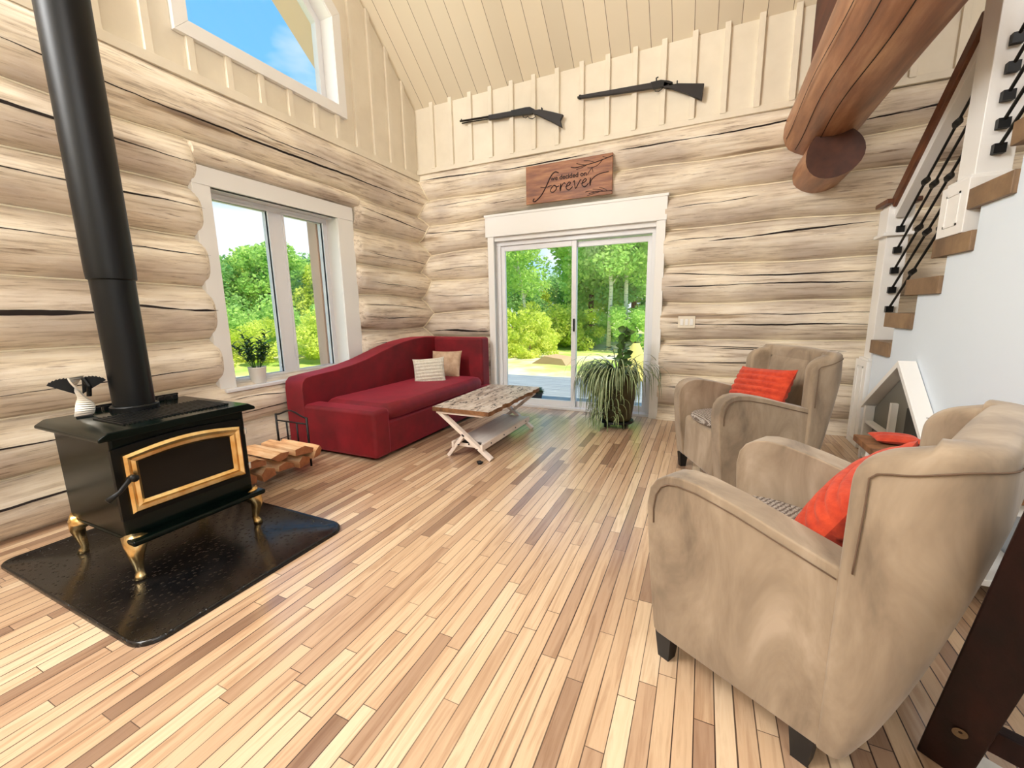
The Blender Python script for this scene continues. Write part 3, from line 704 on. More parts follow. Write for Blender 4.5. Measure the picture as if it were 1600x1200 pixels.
tag(ch2, 'farther beige suede armchair, seat facing the room, near the back wall', 'armchair', 'pair of beige suede armchairs')
def loc2(ch, p):
    return Matrix.Translation(ch.location) @ Matrix.Rotation(ch.rotation_euler.z, 4, 'Z') @ Vector(p)
def dir2(ch, p): return Matrix.Rotation(ch.rotation_euler.z, 3, 'Z') @ Vector(p)
for ch, lb, po in ((ch1, 'near', (-.15, -.02, .60)), (ch2, 'far', (-.13, .0, .60))):
    mb = MB(); rows = []
    prof = [(.0, .0), (.20, .0), (.222, .012), (.228, .026), (.222, .04), (.20, .05), (.10, .056), (.0, .058)]
    n = 40
    for r, z in prof:
        rows.append([(r*math.copysign(abs(math.cos(a))**.75, math.cos(a)), r*math.copysign(abs(math.sin(a))**.75, math.sin(a)), z) for a in [2*PI*k/n for k in range(n)]])
    mb.grid(rows, 0, True)
    o = mb.build('seat_pad', m_knit, smooth=True); o.location = loc2(ch, (.112, 0, .426)); o.rotation_euler = (0, 0, ch.rotation_euler.z)
    tag(o, 'grey and cream knitted pad on the seat of the %s armchair' % ('near' if lb == 'near' else 'farther'), 'seat pad', 'knitted seat pads')
pl = cushion(.50, .38, .17, 9, 0, 3).build('throw_pillow', m_rust, smooth=True)
place(pl, loc2(ch1, (-.085, -.0, .60)), dir2(ch1, (0, -1, .10)), dir2(ch1, (-.5, 0, 1)))
tag(pl, 'rust red ribbed pillow on the near armchair, half hidden by its arm', 'pillow', 'rust red ribbed pillows')
pl2 = pl.copy(); C.objects.link(pl2)
place(pl2, loc2(ch2, (-.03, .05, .63)), dir2(ch2, (.12, -1, -.08)), dir2(ch2, (-.45, 0, 1)))
tag(pl2, 'rust red ribbed pillow in full view against the back of the farther armchair', 'pillow', 'rust red ribbed pillows')

# ------------------------------------------------------------------ end table between the chairs and the house shelf
ET = thing('end_table', 'white end table with brown plank top between the armchairs and stair wall', 'table', (1.03, 2.42, 0))
def E_(mb, name, m, bevel=0, smooth_=False):
    mb.v = [(v[0]-1.03, v[1]-2.42, v[2]) for v in mb.v]; return mb.build(name, m, ET, bevel=bevel)
E_(MB().box(.79, 1.28, 2.06, 2.78, .465, .50), 'table_top', m_plankedge, .004)
E_(MB().box(.84, 1.25, 2.10, 2.74, .405, .464), 'apron', m_white, .003)
for x in (.84, 1.21):
    for y in (2.10, 2.70): E_(MB().box(x, x+.04, y, y+.04, 0, .404), 'leg', m_white, .003)
E_(MB().box(1.02, 1.07, 2.10, 2.13, .13, .404), 'stile', m_white, .003)
E_(MB().box(.84, 1.25, 2.10, 2.74, .10, .128), 'lower_shelf', m_white, .003)
mb = cushion(.20, .15, .05, 3, 0, 5, 20, 14); o = mb.build('folded_cloth', m_rust, smooth=True); o.location = (.93, 2.66, .525)
tag(o, 'small folded rust red cloth lying on the end table', 'cloth')

HS = thing('house_shelf', 'white house shaped wooden shelf against the white stair wall', 'shelf', (1.17, 3.12, 0))
def H_(mb, name, m, bevel=0):
    mb.v = [(v[0]-1.17, v[1]-3.12, v[2]) for v in mb.v]; return mb.build(name, m, HS, bevel=bevel)
hy0, hy1, hz, hp, hym = 3.11, 4.0, .42, .793, 3.50
out = [(hy0-.03, 0), (hy1+.03, 0), (hy1+.03, hz), (hym, hp+.05), (hy0-.03, hz)]
x0, x1 = 1.19, 1.268
m_inner = M('grey_interior', (120, 116, 106), .8)
H_(MB().box(x0, x1, hy1, hy1+.035, 0, hz+.01), 'side_panel', m_white, .002)
H_(MB().box(x0, x1, hy0-.035, hy0, 0, hz+.01), 'side_panel', m_white, .002)
H_(MB().prism([(hy1+.06, hz-.02), (hym, hp), (hym, hp+.045), (hy1+.06, hz+.02)], 0, x0-.015, x1), 'roof_board', m_white, .002)
H_(MB().prism([(hy0-.06, hz-.02), (hym, hp), (hym, hp+.045), (hy0-.06, hz+.02)], 0, x0-.015, x1), 'roof_board', m_white, .002)
H_(MB().prism([(hy0, .02), (hy1, .02), (hy1, hz), (hym, hp), (hy0, hz)], 0, x1-.02, x1-.005), 'back_panel', m_inner)
H_(MB().box(x0+.01, x1-.02, hy0, hy1, .02, .045), 'shelf_board', m_white)
H_(MB().box(x0+.01, x1-.02, hy0, hy1, .29, .31), 'shelf_board', m_white)
H_(MB().box(x0+.02, x1-.015, 3.60, 3.63, .31, .53), 'divider', m_white)
H_(MB().box(x1-.04, x1-.015, 3.16, 3.42, .33, .54), 'dark_panel', M('dark_panel', (46, 44, 38), .8))

# ------------------------------------------------------------------ red sofa
SF = thing('chaise_sofa', 'long dark red sofa with swooping backrest under the window', 'sofa', (-2.85, 3.5, 0))
def F_(mb, name, m=m_red, bevel=.03, seg=4, parent=None):
    mb.v = [(v[0]+2.85, v[1]-3.5, v[2]) for v in mb.v]; return mb.build(name, m, parent or SF, bevel=bevel, seg=seg)
F_(MB().box(-3.30, -2.345, 2.52, 4.52, .03, .305), 'base', bevel=.02)
F_(MB().box(-3.30, -2.335, 2.43, 2.62, .028, .425), 'low_arm', bevel=.035)
prof = [(2.425, .03)]
yy = 4.60
top = [(2.425, .56), (2.435, .62), (2.47, .655), (2.6, .668), (2.8, .678), (3.0, .70), (3.2, .735), (3.4, .785), (3.6, .835), (3.8, .872), (4.0, .893), (4.2, .902), (4.4, .895), (4.58, .888)]
F_(MB().prism([(4.58, .03), (2.425, .03)]+top, 0, -3.335, -3.12), 'backrest', bevel=.025)
F_(MB().box(-3.335, -2.43, 4.41, 4.60, .03, .885), 'high_arm', bevel=.03)
mb = MB(); rows = []
cy0, cy1, cx0, cx1 = 2.63, 4.28, -3.13, -2.345
for q, (z, ins) in enumerate([(.31, .02), (.32, .0), (.36, -.008), (.40, .0), (.425, .02), (.435, .06)]):
    ring = []
    n = 80
    for k in range(n):
        a = 2*PI*k/n; ca, sa = math.cos(a), math.sin(a); ex = .16
        X = (cx0+cx1)/2+((cx1-cx0)/2-ins)*math.copysign(abs(ca)**ex, ca); Y = (cy0+cy1)/2+((cy1-cy0)/2-ins)*math.copysign(abs(sa)**ex, sa)
        ring.append((X, Y, z+.006*math.sin(Y*14)*(1 if q > 3 else 0)))
    rows.append(ring)
mb.grid(rows, 0, True); mb.add(rows[-1], [tuple(range(80))]); mb.add(rows[0], [tuple(range(80))])
mb.v = [(v[0]+2.85, v[1]-3.5, v[2]) for v in mb.v]; mb.build('seat_cushion', m_red, SF, smooth=True)
for x, y in ((-3.2, 2.55), (-2.45, 2.55), (-3.2, 4.45), (-2.5, 4.45)): F_(MB().box(x-.03, x+.03, y-.03, y+.03, 0, .04), 'foot', m_black, 0)
o = cushion(.36, .30, .13, 8, 0, 9).build('throw_pillow', m_cknit, smooth=True)
place(o, (-2.80, 3.83, .545), (.82, .5, .06), (-.35, .12, 1))
o.matrix_world = Matrix.Translation((0, 0, 0)) @ o.matrix_world
tag(o, 'cream knitted pillow in front of the tan one on the red sofa', 'pillow')
o = cushion(.40, .34, .13, 0, 0, 4, wr=.006).build('throw_pillow', m_tanpil, smooth=True)
place(o, (-2.82, 4.20, .575), (1, .12, .02), (-.02, .35, 1))
tag(o, 'plain tan pillow leaning in the corner of the red sofa', 'pillow')

# ------------------------------------------------------------------ coffee table
CT = thing('coffee_table', 'low coffee table with weathered plank top and white crossed legs', 'table', (-1.76, 3.35, 0))
def T_(mb, name, m, bevel=0, parent=None):
    mb.v = [(v[0]+1.76, v[1]-3.35, v[2]) for v in mb.v]; return mb.build(name, m, parent or CT, bevel=bevel)
rr = random.Random(5); pr = []
for i in range(26): pr.append((-1.493+.009*rr.uniform(-1, 1)+.006*math.sin(i*1.7), 2.78+1.16*i/25))
poly = [(-2.03, 2.79), *pr, (-2.06, 3.93)]
mb = MB(); n = len(poly)
vs = [(p[0], p[1], .385) for p in poly]+[(p[0], p[1], .42) for p in poly]
mb.add(vs, [tuple(range(n))], 1); mb.add(vs, [tuple(range(n, 2*n))], 0); mb.add(vs, [(i, (i+1) % n, (i+1) % n+n, i+n) for i in range(n)], 1)
T_(mb, 'plank_top', [m_barn, m_plankedge], .002)
for (a, b) in (((-1.985, .375), (-1.50, .0)), ((-1.905, .0), (-1.745, .19))):
    T_(MB().bar((a[0], 2.83, a[1]+.0), (b[0], 2.83, b[1]+.012), .03, .045, up=(0, 1, 0)), 'leg', m_pinkw, .002)
for (a, b) in (((-2.0, .375), (-1.53, .012)), ((-1.96, .012), (-1.52, .375))):
    T_(MB().bar((a[0], 3.80 if a[0] < -1.99 else 3.835, a[1]), (b[0], 3.80 if a[0] < -1.99 else 3.835, b[1]), .03, .045, up=(0, 1, 0)), 'leg', m_pinkw, .002)
T_(MB().box(-2.0, -1.55, 2.80, 2.845, .365, .385), 'crossbar', m_pinkw, .002)
T_(MB().box(-2.0, -1.52, 3.79, 3.84, .365, .385), 'crossbar', m_pinkw, .002)
T_(MB().box(-1.84, -1.58, 2.85, 3.79, .115, .135), 'lower_shelf', m_shelfw, .002)
T_(MB().box(-1.585, -1.565, 2.80, 3.81, .085, .135), 'shelf_rail', m_pinkw, .002)
T_(MB().box(-1.86, -1.84, 2.80, 3.81, .085, .135), 'shelf_rail', m_pinkw, .002)
T_(MB().box(-1.86, -1.60, 2.85, 2.87, .085, .135), 'shelf_rail', m_pinkw, .002)
for p in ((-1.80, 2.812, .11), (-1.72, 2.85, .11), (-1.66, 2.85, .11), (-1.62, 2.812, .09), (-1.745, 2.812, .19)):
    T_(MB().tube([(p[0], p[1]-.006, p[2]), (p[0], p[1]+.01, p[2])], .006, 8), 'bolt', m_black)
for y in (2.95, 3.2, 3.45, 3.7): T_(MB().tube([(-1.57, y, .11), (-1.560, y, .11)], .006, 8), 'bolt', m_black)
mb = MB(); mb.lathe([(.0, 0), (.018, 0), (.02, .012), (.012, .026), (0, .028)], (-1.56, 2.74, 0), 12); mb.tube([(-1.585, 2.745, .012), (-1.53, 2.735, .02)], .008, 8)
tag(mb.build('caster', m_black, smooth=True), 'tiny dark caster lying on the floor by the coffee table leg', 'caster')

# ------------------------------------------------------------------ hearth pad, stove, pipe, fan
def rrect(x0, x1, y0, y1, rs, n=6):
    out = []
    for (cx, cy, a0, r) in ((x1-rs[0], y1-rs[0], 0, rs[0]), (x0+rs[1], y1-rs[1], PI/2, rs[1]), (x0+rs[2], y0+rs[2], PI, rs[2]), (x1-rs[3], y0+rs[3], 1.5*PI, rs[3])):
        for k in range(n+1): a = a0+PI/2*k/n; out.append((cx+r*math.cos(a), cy+r*math.sin(a)))
    return out
mb = MB(); pp = rrect(-3.10, -1.78, .615, 1.58, (.09, .06, .06, .09))
n = len(pp); cx, cy = -2.44, 1.1
rings = []
for (z, q) in ((0, 1), (.014, 1), (.02, .992), (.014, .975), (.0135, .5), (.0135, .01)):
    rings.append([(cx+(p[0]-cx)*q, cy+(p[1]-cy)*q, z) for p in pp])
mb.grid(rings, 0, True); mb.add(rings[0], [tuple(range(n))])
tag(mb.build('hearth_pad', m_mat, smooth=True), 'black glossy pad with rolled edge under the wood stove', 'hearth pad')
SV = thing('wood_stove', 'dark green cast iron wood stove with brass framed glass door', 'stove', (-2.56, 1.11, .0135))
def V_(mb, name, m, bevel=0, parent=None, smooth_=False):
    mb.v = [(v[0]+2.56, v[1]-1.11, v[2]-.0135) for v in mb.v]
    return mb.build(name, m, parent or SV, bevel=bevel, seg=3, smooth=smooth_)
V_(MB().box(-2.84, -2.30, .825, 1.405, .215, .685), 'body', m_stove, .012)
mb = MB(); mb.prism([(.775, .685), (1.445, .685), (1.445, .70), (1.41, .722), (.81, .722), (.775, .70)], 0, -2.87, -2.25)
V_(mb, 'top_plate', m_stove, .006)
mb = MB()
for i in range(26):
    y = .90+.018*i; mb.box(-2.62, -2.34, y, y+.008, .722, .728)
V_(mb, 'top_grate', m_black)
mb = MB()   # fretted rim at the back of the top
for i in range(12): mb.box(-2.85, -2.82, .95+.035*i, .975+.035*i, .722, .745)
mb.box(-2.85, -2.835, .94, 1.37, .742, .752)
V_(mb, 'back_rail', m_black, .002)
mb = MB(); mb.box(-2.84, -2.30, .828, 1.402, .196, .216)
mb.box(-2.32, -2.225, .815, 1.43, .196, .222)
V_(mb, 'ash_lip', m_stove, .01)
# door: arched brass frame with glass
y0, y1, z0, z1 = .848, 1.352, .335, .605
def arch(y0, y1, z0, z1, h, n=14): return [(y0, z0), (y1, z0)]+[(y1+(y0-y1)*i/n, z1+h*math.sin(PI*i/n)) for i in range(n+1)]
V_(MB().prism(arch(y0-.03, y1+.03, z0-.03, z1+.03, .02), 0, -2.305, -2.285), 'door_plate', m_stoveblk, .004)
A = arch(y0, y1, z0, z1, .03); B = arch(y0+.025, y1-.025, z0+.025, z1-.025, .022); Cc = arch(y0+.052, y1-.052, z0+.048, z1-.042, .016)
mb = MB(); n = len(A)
rows = [[(-2.286, *p) for p in A], [(-2.262, *p) for p in A], [(-2.252, *((a[0]*.6+b[0]*.4), (a[1]*.6+b[1]*.4))) for a, b in zip(A, B)], [(-2.262, *p) for p in B], [(-2.256, *((a[0]*.5+b[0]*.5), (a[1]*.5+b[1]*.5))) for a, b in zip(B, Cc)], [(-2.270, *p) for p in Cc], [(-2.286, *p) for p in Cc]]
mb.grid(rows, 0, True)
V_(mb, 'brass_door_frame', m_brass)
V_(MB().prism(arch(y0+.045, y1-.045, z0+.04, z1-.036, .016), 0, -2.288, -2.274), 'door_glass', m_fireglass)
mb = MB(); mb.tube([(-2.25, .852, .505), (-2.235, .845, .50), (-2.22, .80, .465), (-2.215, .755, .445)], [.012, .010, .009, .013], 10); mb.tube([(-2.265, .862, .50), (-2.225, .862, .505)], .016, 10)
V_(mb, 'door_handle', m_black, smooth_=True)
for z in (.37, .57): V_(MB().tube([(-2.272, 1.385, z-.015), (-2.272, 1.385, z+.015)], .007, 8), 'hinge_pin', m_silver)
for (x, y, ox, oy) in ((-2.30, .85, 1, -1), (-2.30, 1.39, 1, 1), (-2.82, .85, -1, -1), (-2.82, 1.39, -1, 1)):
    mb = MB(); s_ = .03
    pts = [(x-ox*.01, y-oy*.01, .205), (x+ox*.012, y+oy*.006, .175), (x+ox*.022, y+oy*.012, .14), (x+ox*.012, y+oy*.008, .09), (x+ox*.004, y+oy*.004, .05), (x+ox*.012, y+oy*.008, .03), (x+ox*.014, y+oy*.01, .0145)]
    mb.tube(pts, [.055, .042, .030, .021, .016, .02, .024], 12)
    mb.bar((x-ox*.0, y, .198), (x, y-oy*.10, .190), .02, .025)
    V_(mb, 'leg', m_brass, smooth_=True, parent=None)
mb = MB(); mb.lathe([(.10, .0), (.10, .025), (.094, .03), (.085, .03), (.087, .66), (.095, .665), (.097, .70), (.097, .71), (.097, 4.95)], (-2.70, 1.10, .7225), 36)
tag(mb.build('stove_pipe', M('black_pipe', (9, 11, 12), .42, **{'Specular IOR Level': .3}), smooth=True), 'tall black round stove pipe rising from the wood stove', 'pipe')
D.objects['stove_pipe'].modifiers.new('e', 'EDGE_SPLIT')
FN = thing('stove_fan', 'small black finned stove fan with twisted silver body on the stove top', 'fan', (-2.76, .92, .7225))
FN.rotation_euler = (0, 0, -.30)
mb = MB(); mb.box(-.045, .045, -.03, .03, 0, .008); mb.build('base', m_black, FN)
mb = MB(); rows = []
for i in range(19):
    u = i/18; a = 1.9-2.6*u; z = .008+.19*u; wd = .036-.018*math.exp(-((u-.5)/.14)**2)+.006*smooth(.7, 1, u)
    rows.append([(.012+wd*math.cos(a)*s1+.004*math.sin(a)*s2, .01*math.sin(u*6)+wd*math.sin(a)*s1-.004*math.cos(a)*s2, z) for s1, s2 in ((-1, -1), (1, -1), (1, 1), (-1, 1))])
mb.grid(rows, 0, True); mb.build('twisted_body', M('brushed_aluminium', (228, 224, 214), .35, .5), FN)
for sg in (-1, 1):
    for k in range(7):
        mb = MB(); t = k/6; a = math.radians(35+45*t)
        p0 = Vector((-.03, sg*.012, .11)); L_ = .105-.004*k
        p1 = p0+Vector((0, sg*L_*math.cos(a), L_*math.sin(a)))
        q0 = p0+Vector((-.012+.004*k, 0, 0)); q1 = p1+Vector((-.02+.006*k, 0, 0)); dd = (q1-q0)
        nn = Vector((0, -sg*dd.z, sg*dd.y)).normalized()*.009
        mb.add([q0-nn*.3, q1-nn, q1+nn, q0+nn*.3]+[v+Vector((.003, 0, 0)) for v in (q0-nn*.3, q1-nn, q1+nn, q0+nn*.3)], [(0, 1, 2, 3), (4, 5, 6, 7), (0, 1, 5, 4), (1, 2, 6, 5), (2, 3, 7, 6), (3, 0, 4, 7)])
        mb.build('cooling_fin', m_black, FN)
mb = MB(); mb.tube([(.02, .03, .10), (.03, .035, .15), (.02, .02, .19)], .01, 8); mb.build('motor', m_black, FN)

# ------------------------------------------------------------------ firewood rack
RK = thing('firewood_rack', 'black iron firewood rack with arched end behind the stove', 'rack', (-2.93, 1.85, 0))
def K_(mb, name, m): mb.v = [(v[0]+2.93, v[1]-1.85, v[2]) for v in mb.v]; return mb.build(name, m, RK, smooth=True)
for yk in (2.19, 1.56):
    mb = MB(); xa, xb = -3.16, -2.80
    for x in (xa, xb): mb.tube([(x, yk, 0), (x, yk, .40)], .0085, 8)
    for x in (xa+.12, xb-.12): mb.tube([(x, yk, .07), (x, yk, .345)], .0065, 8)
    mb.tube([(xa, yk, .345), (xb, yk, .345)], .0065, 8); mb.tube([(xa, yk, .07), (xb, yk, .07)], .0065, 8)
    mb.tube([(xa+(xb-xa)*i/16, yk, .395+.045*math.sin(PI*i/16)**2) for i in range(17)], .0065, 8)
    K_(mb, 'end_frame', m_black)
mb = MB()
for x in (-3.10, -2.86): mb.tube([(x, 1.56, .07), (x, 2.19, .07)], .0085, 8)
K_(mb, 'base_rail', m_black)
rr = random.Random(12)
def firelog(y, z, r, kind, dx=0, rot=0):
    mb = MB(); L_ = .21+rr.uniform(-.01, .015)
    sh = {0: [(-1.1, -.35), (1.1, -.45), (1.15, .05), (.1, .55), (-1.1, .35)], 1: [(-.8, -.6), (.7, -.65), (.9, .1), (.0, .85), (-.75, .3)], 2: [(-1.2, .1), (-.2, -.6), (.9, -.35), (1.2, .3), (.1, .42)]}[kind]
    rows = []
    for i in range(7):
        x = -L_+2*L_*i/6; q = 1+rr.uniform(-.05, .05)
        rows.append([(x+rr.uniform(-.006, .006), r*(p[0]*math.cos(rot)-p[1]*math.sin(rot))*q, r*(p[0]*math.sin(rot)+p[1]*math.cos(rot))*q) for p in sh])
    n = 5
    for k in range(n):
        mb.grid([[r_[k], r_[(k+1) % n]] for r_ in rows], 1 if k == 0 else 0)
    mb.add(rows[0], [tuple(range(n))], 2); mb.add(rows[-1], [tuple(range(n))], 2)
    o = mb.build('firewood_log', [m_firewood, m_bark, m_woodend]); o.location = (-2.90+dx, y, z); o.rotation_euler = (0, 0, rr.uniform(-.07, .07))
    return o
fl = [(1.62, .125, .055, 1, .02, 0, 'at the near end of the bottom layer'), (1.75, .125, .056, 1, .03, .3, 'second in the bottom layer'), (1.88, .12, .054, 0, .0, 0, 'third in the bottom layer'), (2.01, .122, .056, 1, .04, .2, 'fourth in the bottom layer'), (2.12, .125, .05, 2, -.02, 0, 'at the far end of the bottom layer'),
      (1.68, .215, .062, 0, .02, 0, 'on top nearest the stove'), (1.85, .212, .060, 2, .04, 0, 'on top in the middle of the pile'), (2.01, .212, .062, 0, .08, -.05, 'on top at the far end of the pile'), (2.10, .17, .045, 2, .09, .9, 'sticking out low at the right end')]
for y, z, r, k, dx, ro, lb in fl:
    tag(firelog(y, z, r, k, dx, ro), 'split firewood log in the black rack, '+lb, 'firewood', 'firewood in the rack')

# ------------------------------------------------------------------ plants
def strip_leaf(mb, p0, az, L_, lift, w_, droop, n=9, uv=None):
    pts = []; p = Vector(p0); el = lift
    for i in range(n+1):
        pts.append(p.copy()); st = L_/n
        p = p+Vector((math.cos(az)*math.cos(el), math.sin(az)*math.cos(el), math.sin(el)))*st
        el -= droop/n*(1+.6*i/n)
        el = max(el, -1.5)
    side = Vector((-math.sin(az), math.cos(az), 0)); b = len(mb.v); fs = []
    for i, q in enumerate(pts):
        ww = w_*math.sin(PI*(.12+.88*(i/n)))**.7/2+.0006
        mb.v += [tuple(q-side*ww), tuple(q+side*ww)]
    for i in range(n): mb.f.append((b+2*i, b+2*i+1, b+2*i+3, b+2*i+2)); mb.m.append(0)
def uvstrip(o):
    me = o.data; uv = me.uv_layers.new(name='UV')
    for p in me.polygons:
        for li in p.loop_indices:
            vi = me.loops[li].vertex_index; uv.data[li].uv = (vi % 2, .5)
PX, PY = -.765, 4.24
PT = thing('potted_spider_plant', 'tall olive pot of trailing striped spider plant standing before the glass door', 'plant', (PX, PY, 0))
mb = MB(); mb.lathe([(.135, .075), (.150, .09), (.178, .30), (.192, .50), (.205, .52), (.205, .57), (.190, .57), (.185, .54)], (0, 0, 0), 32)
mb.build('pot', m_potolive, PT, smooth=True)
mb = MB(); mb.lathe([(0, .53), (.186, .53), (.186, .545), (0, .55)], (0, 0, 0), 24); mb.build('soil', m_soil, PT)
mb = MB(); mb.lathe([(0, .052), (.17, .052), (.175, .06), (.17, .074), (0, .074)], (0, 0, 0), 24); cdd = mb.build('plant_caddy', m_black, PT)
for k in range(4):
    a = PI/4+k*PI/2; mb = MB(); mb.tube([(.13*math.cos(a)-.012, .13*math.sin(a), .026), (.13*math.cos(a)+.012, .13*math.sin(a), .026)], .026, 14); mb.box(.13*math.cos(a)-.016, .13*math.cos(a)+.016, .13*math.sin(a)-.008, .13*math.sin(a)+.008, .03, .053); mb.build('caster_wheel', m_black, cdd)
rr = random.Random(21); mb = MB()
for i in range(300):
    az = rr.uniform(0, 2*PI); r0 = rr.uniform(.02, .16)
    if i > 110: az = rr.gauss(PI*1.22, .7)
    strip_leaf(mb, (r0*math.cos(az), r0*math.sin(az), .55), az+rr.uniform(-.4, .4), rr.uniform(.32, .66), rr.uniform(.4, 1.2), rr.uniform(.011, .018), rr.uniform(2.2, 3.6))
for i in range(150):   # hanging plantlets on the left and front of the pot
    a = rr.gauss(PI*1.25, .45); z = rr.uniform(.10, .50); r = .20
    strip_leaf(mb, (r*math.cos(a), r*math.sin(a), z), a+rr.uniform(-1.2, 1.2), rr.uniform(.14, .26), rr.uniform(.2, 1.2), .013, rr.uniform(2.6, 3.6), 7)
o = mb.build('foliage', m_spider, PT, smooth=True); uvstrip(o)
mb = MB()
mb.tube([(.03, 0, .54), (.035, .0, .7), (.05, .01, .85), (.07, .02, 1.0)], [.008, .007, .005, .003], 8)
mb.tube([(.0, .02, .54), (-.03, .03, .68), (-.06, .03, .80)], [.006, .005, .003], 8)
mb.build('stem', m_potolive, PT, smooth=True)
def oval_leaf(mb, p, d, L_, w_, up=(0, 0, 1)):
    p = Vector(p); d = Vector(d).normalized(); s = d.cross(Vector(up))
    if s.length < .05: s = Vector((1, 0, 0))
    s.normalize(); nn = s.cross(d); b = len(mb.v); K = 6; row = []
    for i in range(K+1):
        u = i/K; ww = w_/2*math.sin(PI*u**.85)**.8; c = p+d*(L_*u)-nn*(.25*L_*u*u)
        row.append([c-s*ww+nn*ww*.35, c, c+s*ww+nn*ww*.35])
    mb.grid(row)
mb = MB()
for i in range(26):
    z = .64+.38*i/26; a = i*2.4; c = Vector((.035+.08*(z-.6), .005, z))
    oval_leaf(mb, c, (math.cos(a), math.sin(a), rr.uniform(-.2, .5)), rr.uniform(.07, .11), rr.uniform(.055, .08), (rr.uniform(-.5, .8), -1, rr.uniform(-.3, .9)))
for i in range(6):
    z = .66+.03*i; a = i*2.1; oval_leaf(mb, (-.03-.01*i, .03, z), (math.cos(a), math.sin(a), .3), .10, .055)
mb.build('broad_leaves', m_leafin, PT, smooth=True)

SP = thing('potted_plant', 'small leafy plant in white pot on the left window sill', 'plant', (-3.452, 2.275, .626))
MB().lathe([(.052, 0), (.058, .01), (.068, .13), (.072, .14), (.066, .14), (.06, .12)], (0, 0, 0), 28).build('pot', m_potwhite, SP, smooth=True)
MB().lathe([(0, .115), (.062, .115), (.062, .122), (0, .125)], (0, 0, 0), 20).build('soil', m_soil, SP)
rr = random.Random(4); mb = MB(); ms = MB()
for i in range(15):
    a = rr.uniform(0, 2*PI); L_ = rr.uniform(.18, .34); sp = rr.uniform(.1, .7)
    d = Vector((math.cos(a)*sp*.75, math.sin(a)*sp, 1)).normalized(); p0 = Vector((.02*math.cos(a), .02*math.sin(a), .12))
    ms.tube([p0, p0+d*L_], [.003, .0015], 5)
    for k in range(13):
        u = .3+.7*k/12; q = p0+d*L_*u; aa = k*2.4
        oval_leaf(mb, q, d*.7+Vector((math.cos(aa), math.sin(aa), .2)), rr.uniform(.045, .07), rr.uniform(.018, .027))
ms.build('stem', m_leafin, SP); mb.build('foliage', m_leafin, SP, smooth=True)

# ------------------------------------------------------------------ sign, rifles, switch, ceiling lamp
SG = thing('wooden_sign', 'brown wooden sign reading we decided on forever above the door', 'sign', (-1.43, 4.63, 2.59))
sx0, sx1, sz0, sz1 = -.485, .485, -.20, .20
MB().box(sx0, sx1, -.012, .012, sz0, sz1).build('board', m_signwood, SG, bevel=.003)
for q in (-.3, .26): MB().box(q, q+.04, .012, .05, .0, .1).build('hanger', m_black, SG)
cu = D.curves.new('lettering', 'FONT'); cu.body = 'we decided on'; cu.size = .068; cu.extrude = .0012; cu.offset = .0012
to = D.objects.new('tmp', cu); C.objects.link(to); bpy.context.view_layer.update()
me = D.meshes.new_from_object(to.evaluated_get(bpy.context.evaluated_depsgraph_get())); D.objects.remove(to)
me.materials.clear(); me.materials.append(m_burn)
lo = D.objects.new('lettering', me); C.objects.link(lo); lo.parent = SG; lo.rotation_euler = (PI/2, 0, 0); lo.location = (-.19, -.0135, .015)
def stroke(mb, pts, r=.0045, closed=False):
    # smooth (Catmull-Rom) pen stroke on the board face
    P = [Vector((a, -.0135, b)) for a, b in pts]; out = []
    Q = [P[0]]+P+[P[-1]]
    for i in range(1, len(Q)-2):
        for k in range(6):
            t = k/6; a, b, c, d = Q[i-1], Q[i], Q[i+1], Q[i+2]
            out.append(.5*((2*b)+(c-a)*t+(2*a-5*b+4*c-d)*t*t+(3*b-a-3*c+d)*t**3))
    out.append(P[-1]); mb.tube(out, r, 6)
mb = MB()
sc_ = lambda pts, ox, oz, k=1: [(ox+a*k, oz+b*k) for a, b in pts]
# script word "forever"
stroke(mb, [(-.10, .085), (-.14, .10), (-.19, .06), (-.24, -.03), (-.30, -.12), (-.37, -.175), (-.40, -.17), (-.385, -.145)], .006)
stroke(mb, [(-.31, -.035), (-.24, -.045), (-.18, -.03)], .004)
stroke(mb, sc_([(.0, .05), (-.03, .02), (-.035, -.01), (-.005, -.02), (.03, .01), (.02, .045), (.0, .05), (.04, .03), (.06, .04)], -.155, -.085), .0045)
stroke(mb, sc_([(0, .0), (.012, .055), (.005, -.02), (.02, .03), (.05, .06), (.062, .045)], -.085, -.085), .0045)
stroke(mb, sc_([(-.01, .015), (.03, .03), (.045, .05), (.03, .06), (.005, .035), (.0, .0), (.03, -.02), (.07, .01)], -.01, -.085), .0045)
stroke(mb, sc_([(0, .045), (.015, .06), (.02, .01), (.03, -.018), (.055, .02), (.08, .06), (.09, .055)], .065, -.08), .0045)
stroke(mb, sc_([(-.01, .015), (.03, .03), (.045, .05), (.03, .06), (.005, .035), (.0, .0), (.03, -.02), (.07, .01)], .165, -.075), .0045)
stroke(mb, sc_([(0, .0), (.012, .055), (.005, -.02), (.02, .03), (.06, .065), (.12, .085), (.20, .09)], .245, -.07), .0045)
mb.build('script_lettering', m_burn, SG)
mb = MB()
stroke(mb, [(.485, .17), (.40, .15), (.30, .13), (.20, .12), (.10, .11), (.04, .12)], .004)
for pts in ([(.30, .13), (.24, .155), (.18, .165)], [(.22, .122), (.16, .10), (.10, .09)], [(.38, .145), (.33, .10), (.27, .085), (.22, .09)], [(.27, .085), (.24, .05), (.22, .02)], [(.27, .085), (.28, .04)], [(.20, .12), (.14, .135), (.10, .15)], [(.43, .155), (.38, .175)]): stroke(mb, pts, .0028)
mb.build('branch_carving', m_burn, SG); mb = MB()
stroke(mb, [(.485, -.17), (.40, -.165), (.32, -.16), (.24, -.17)], .004)
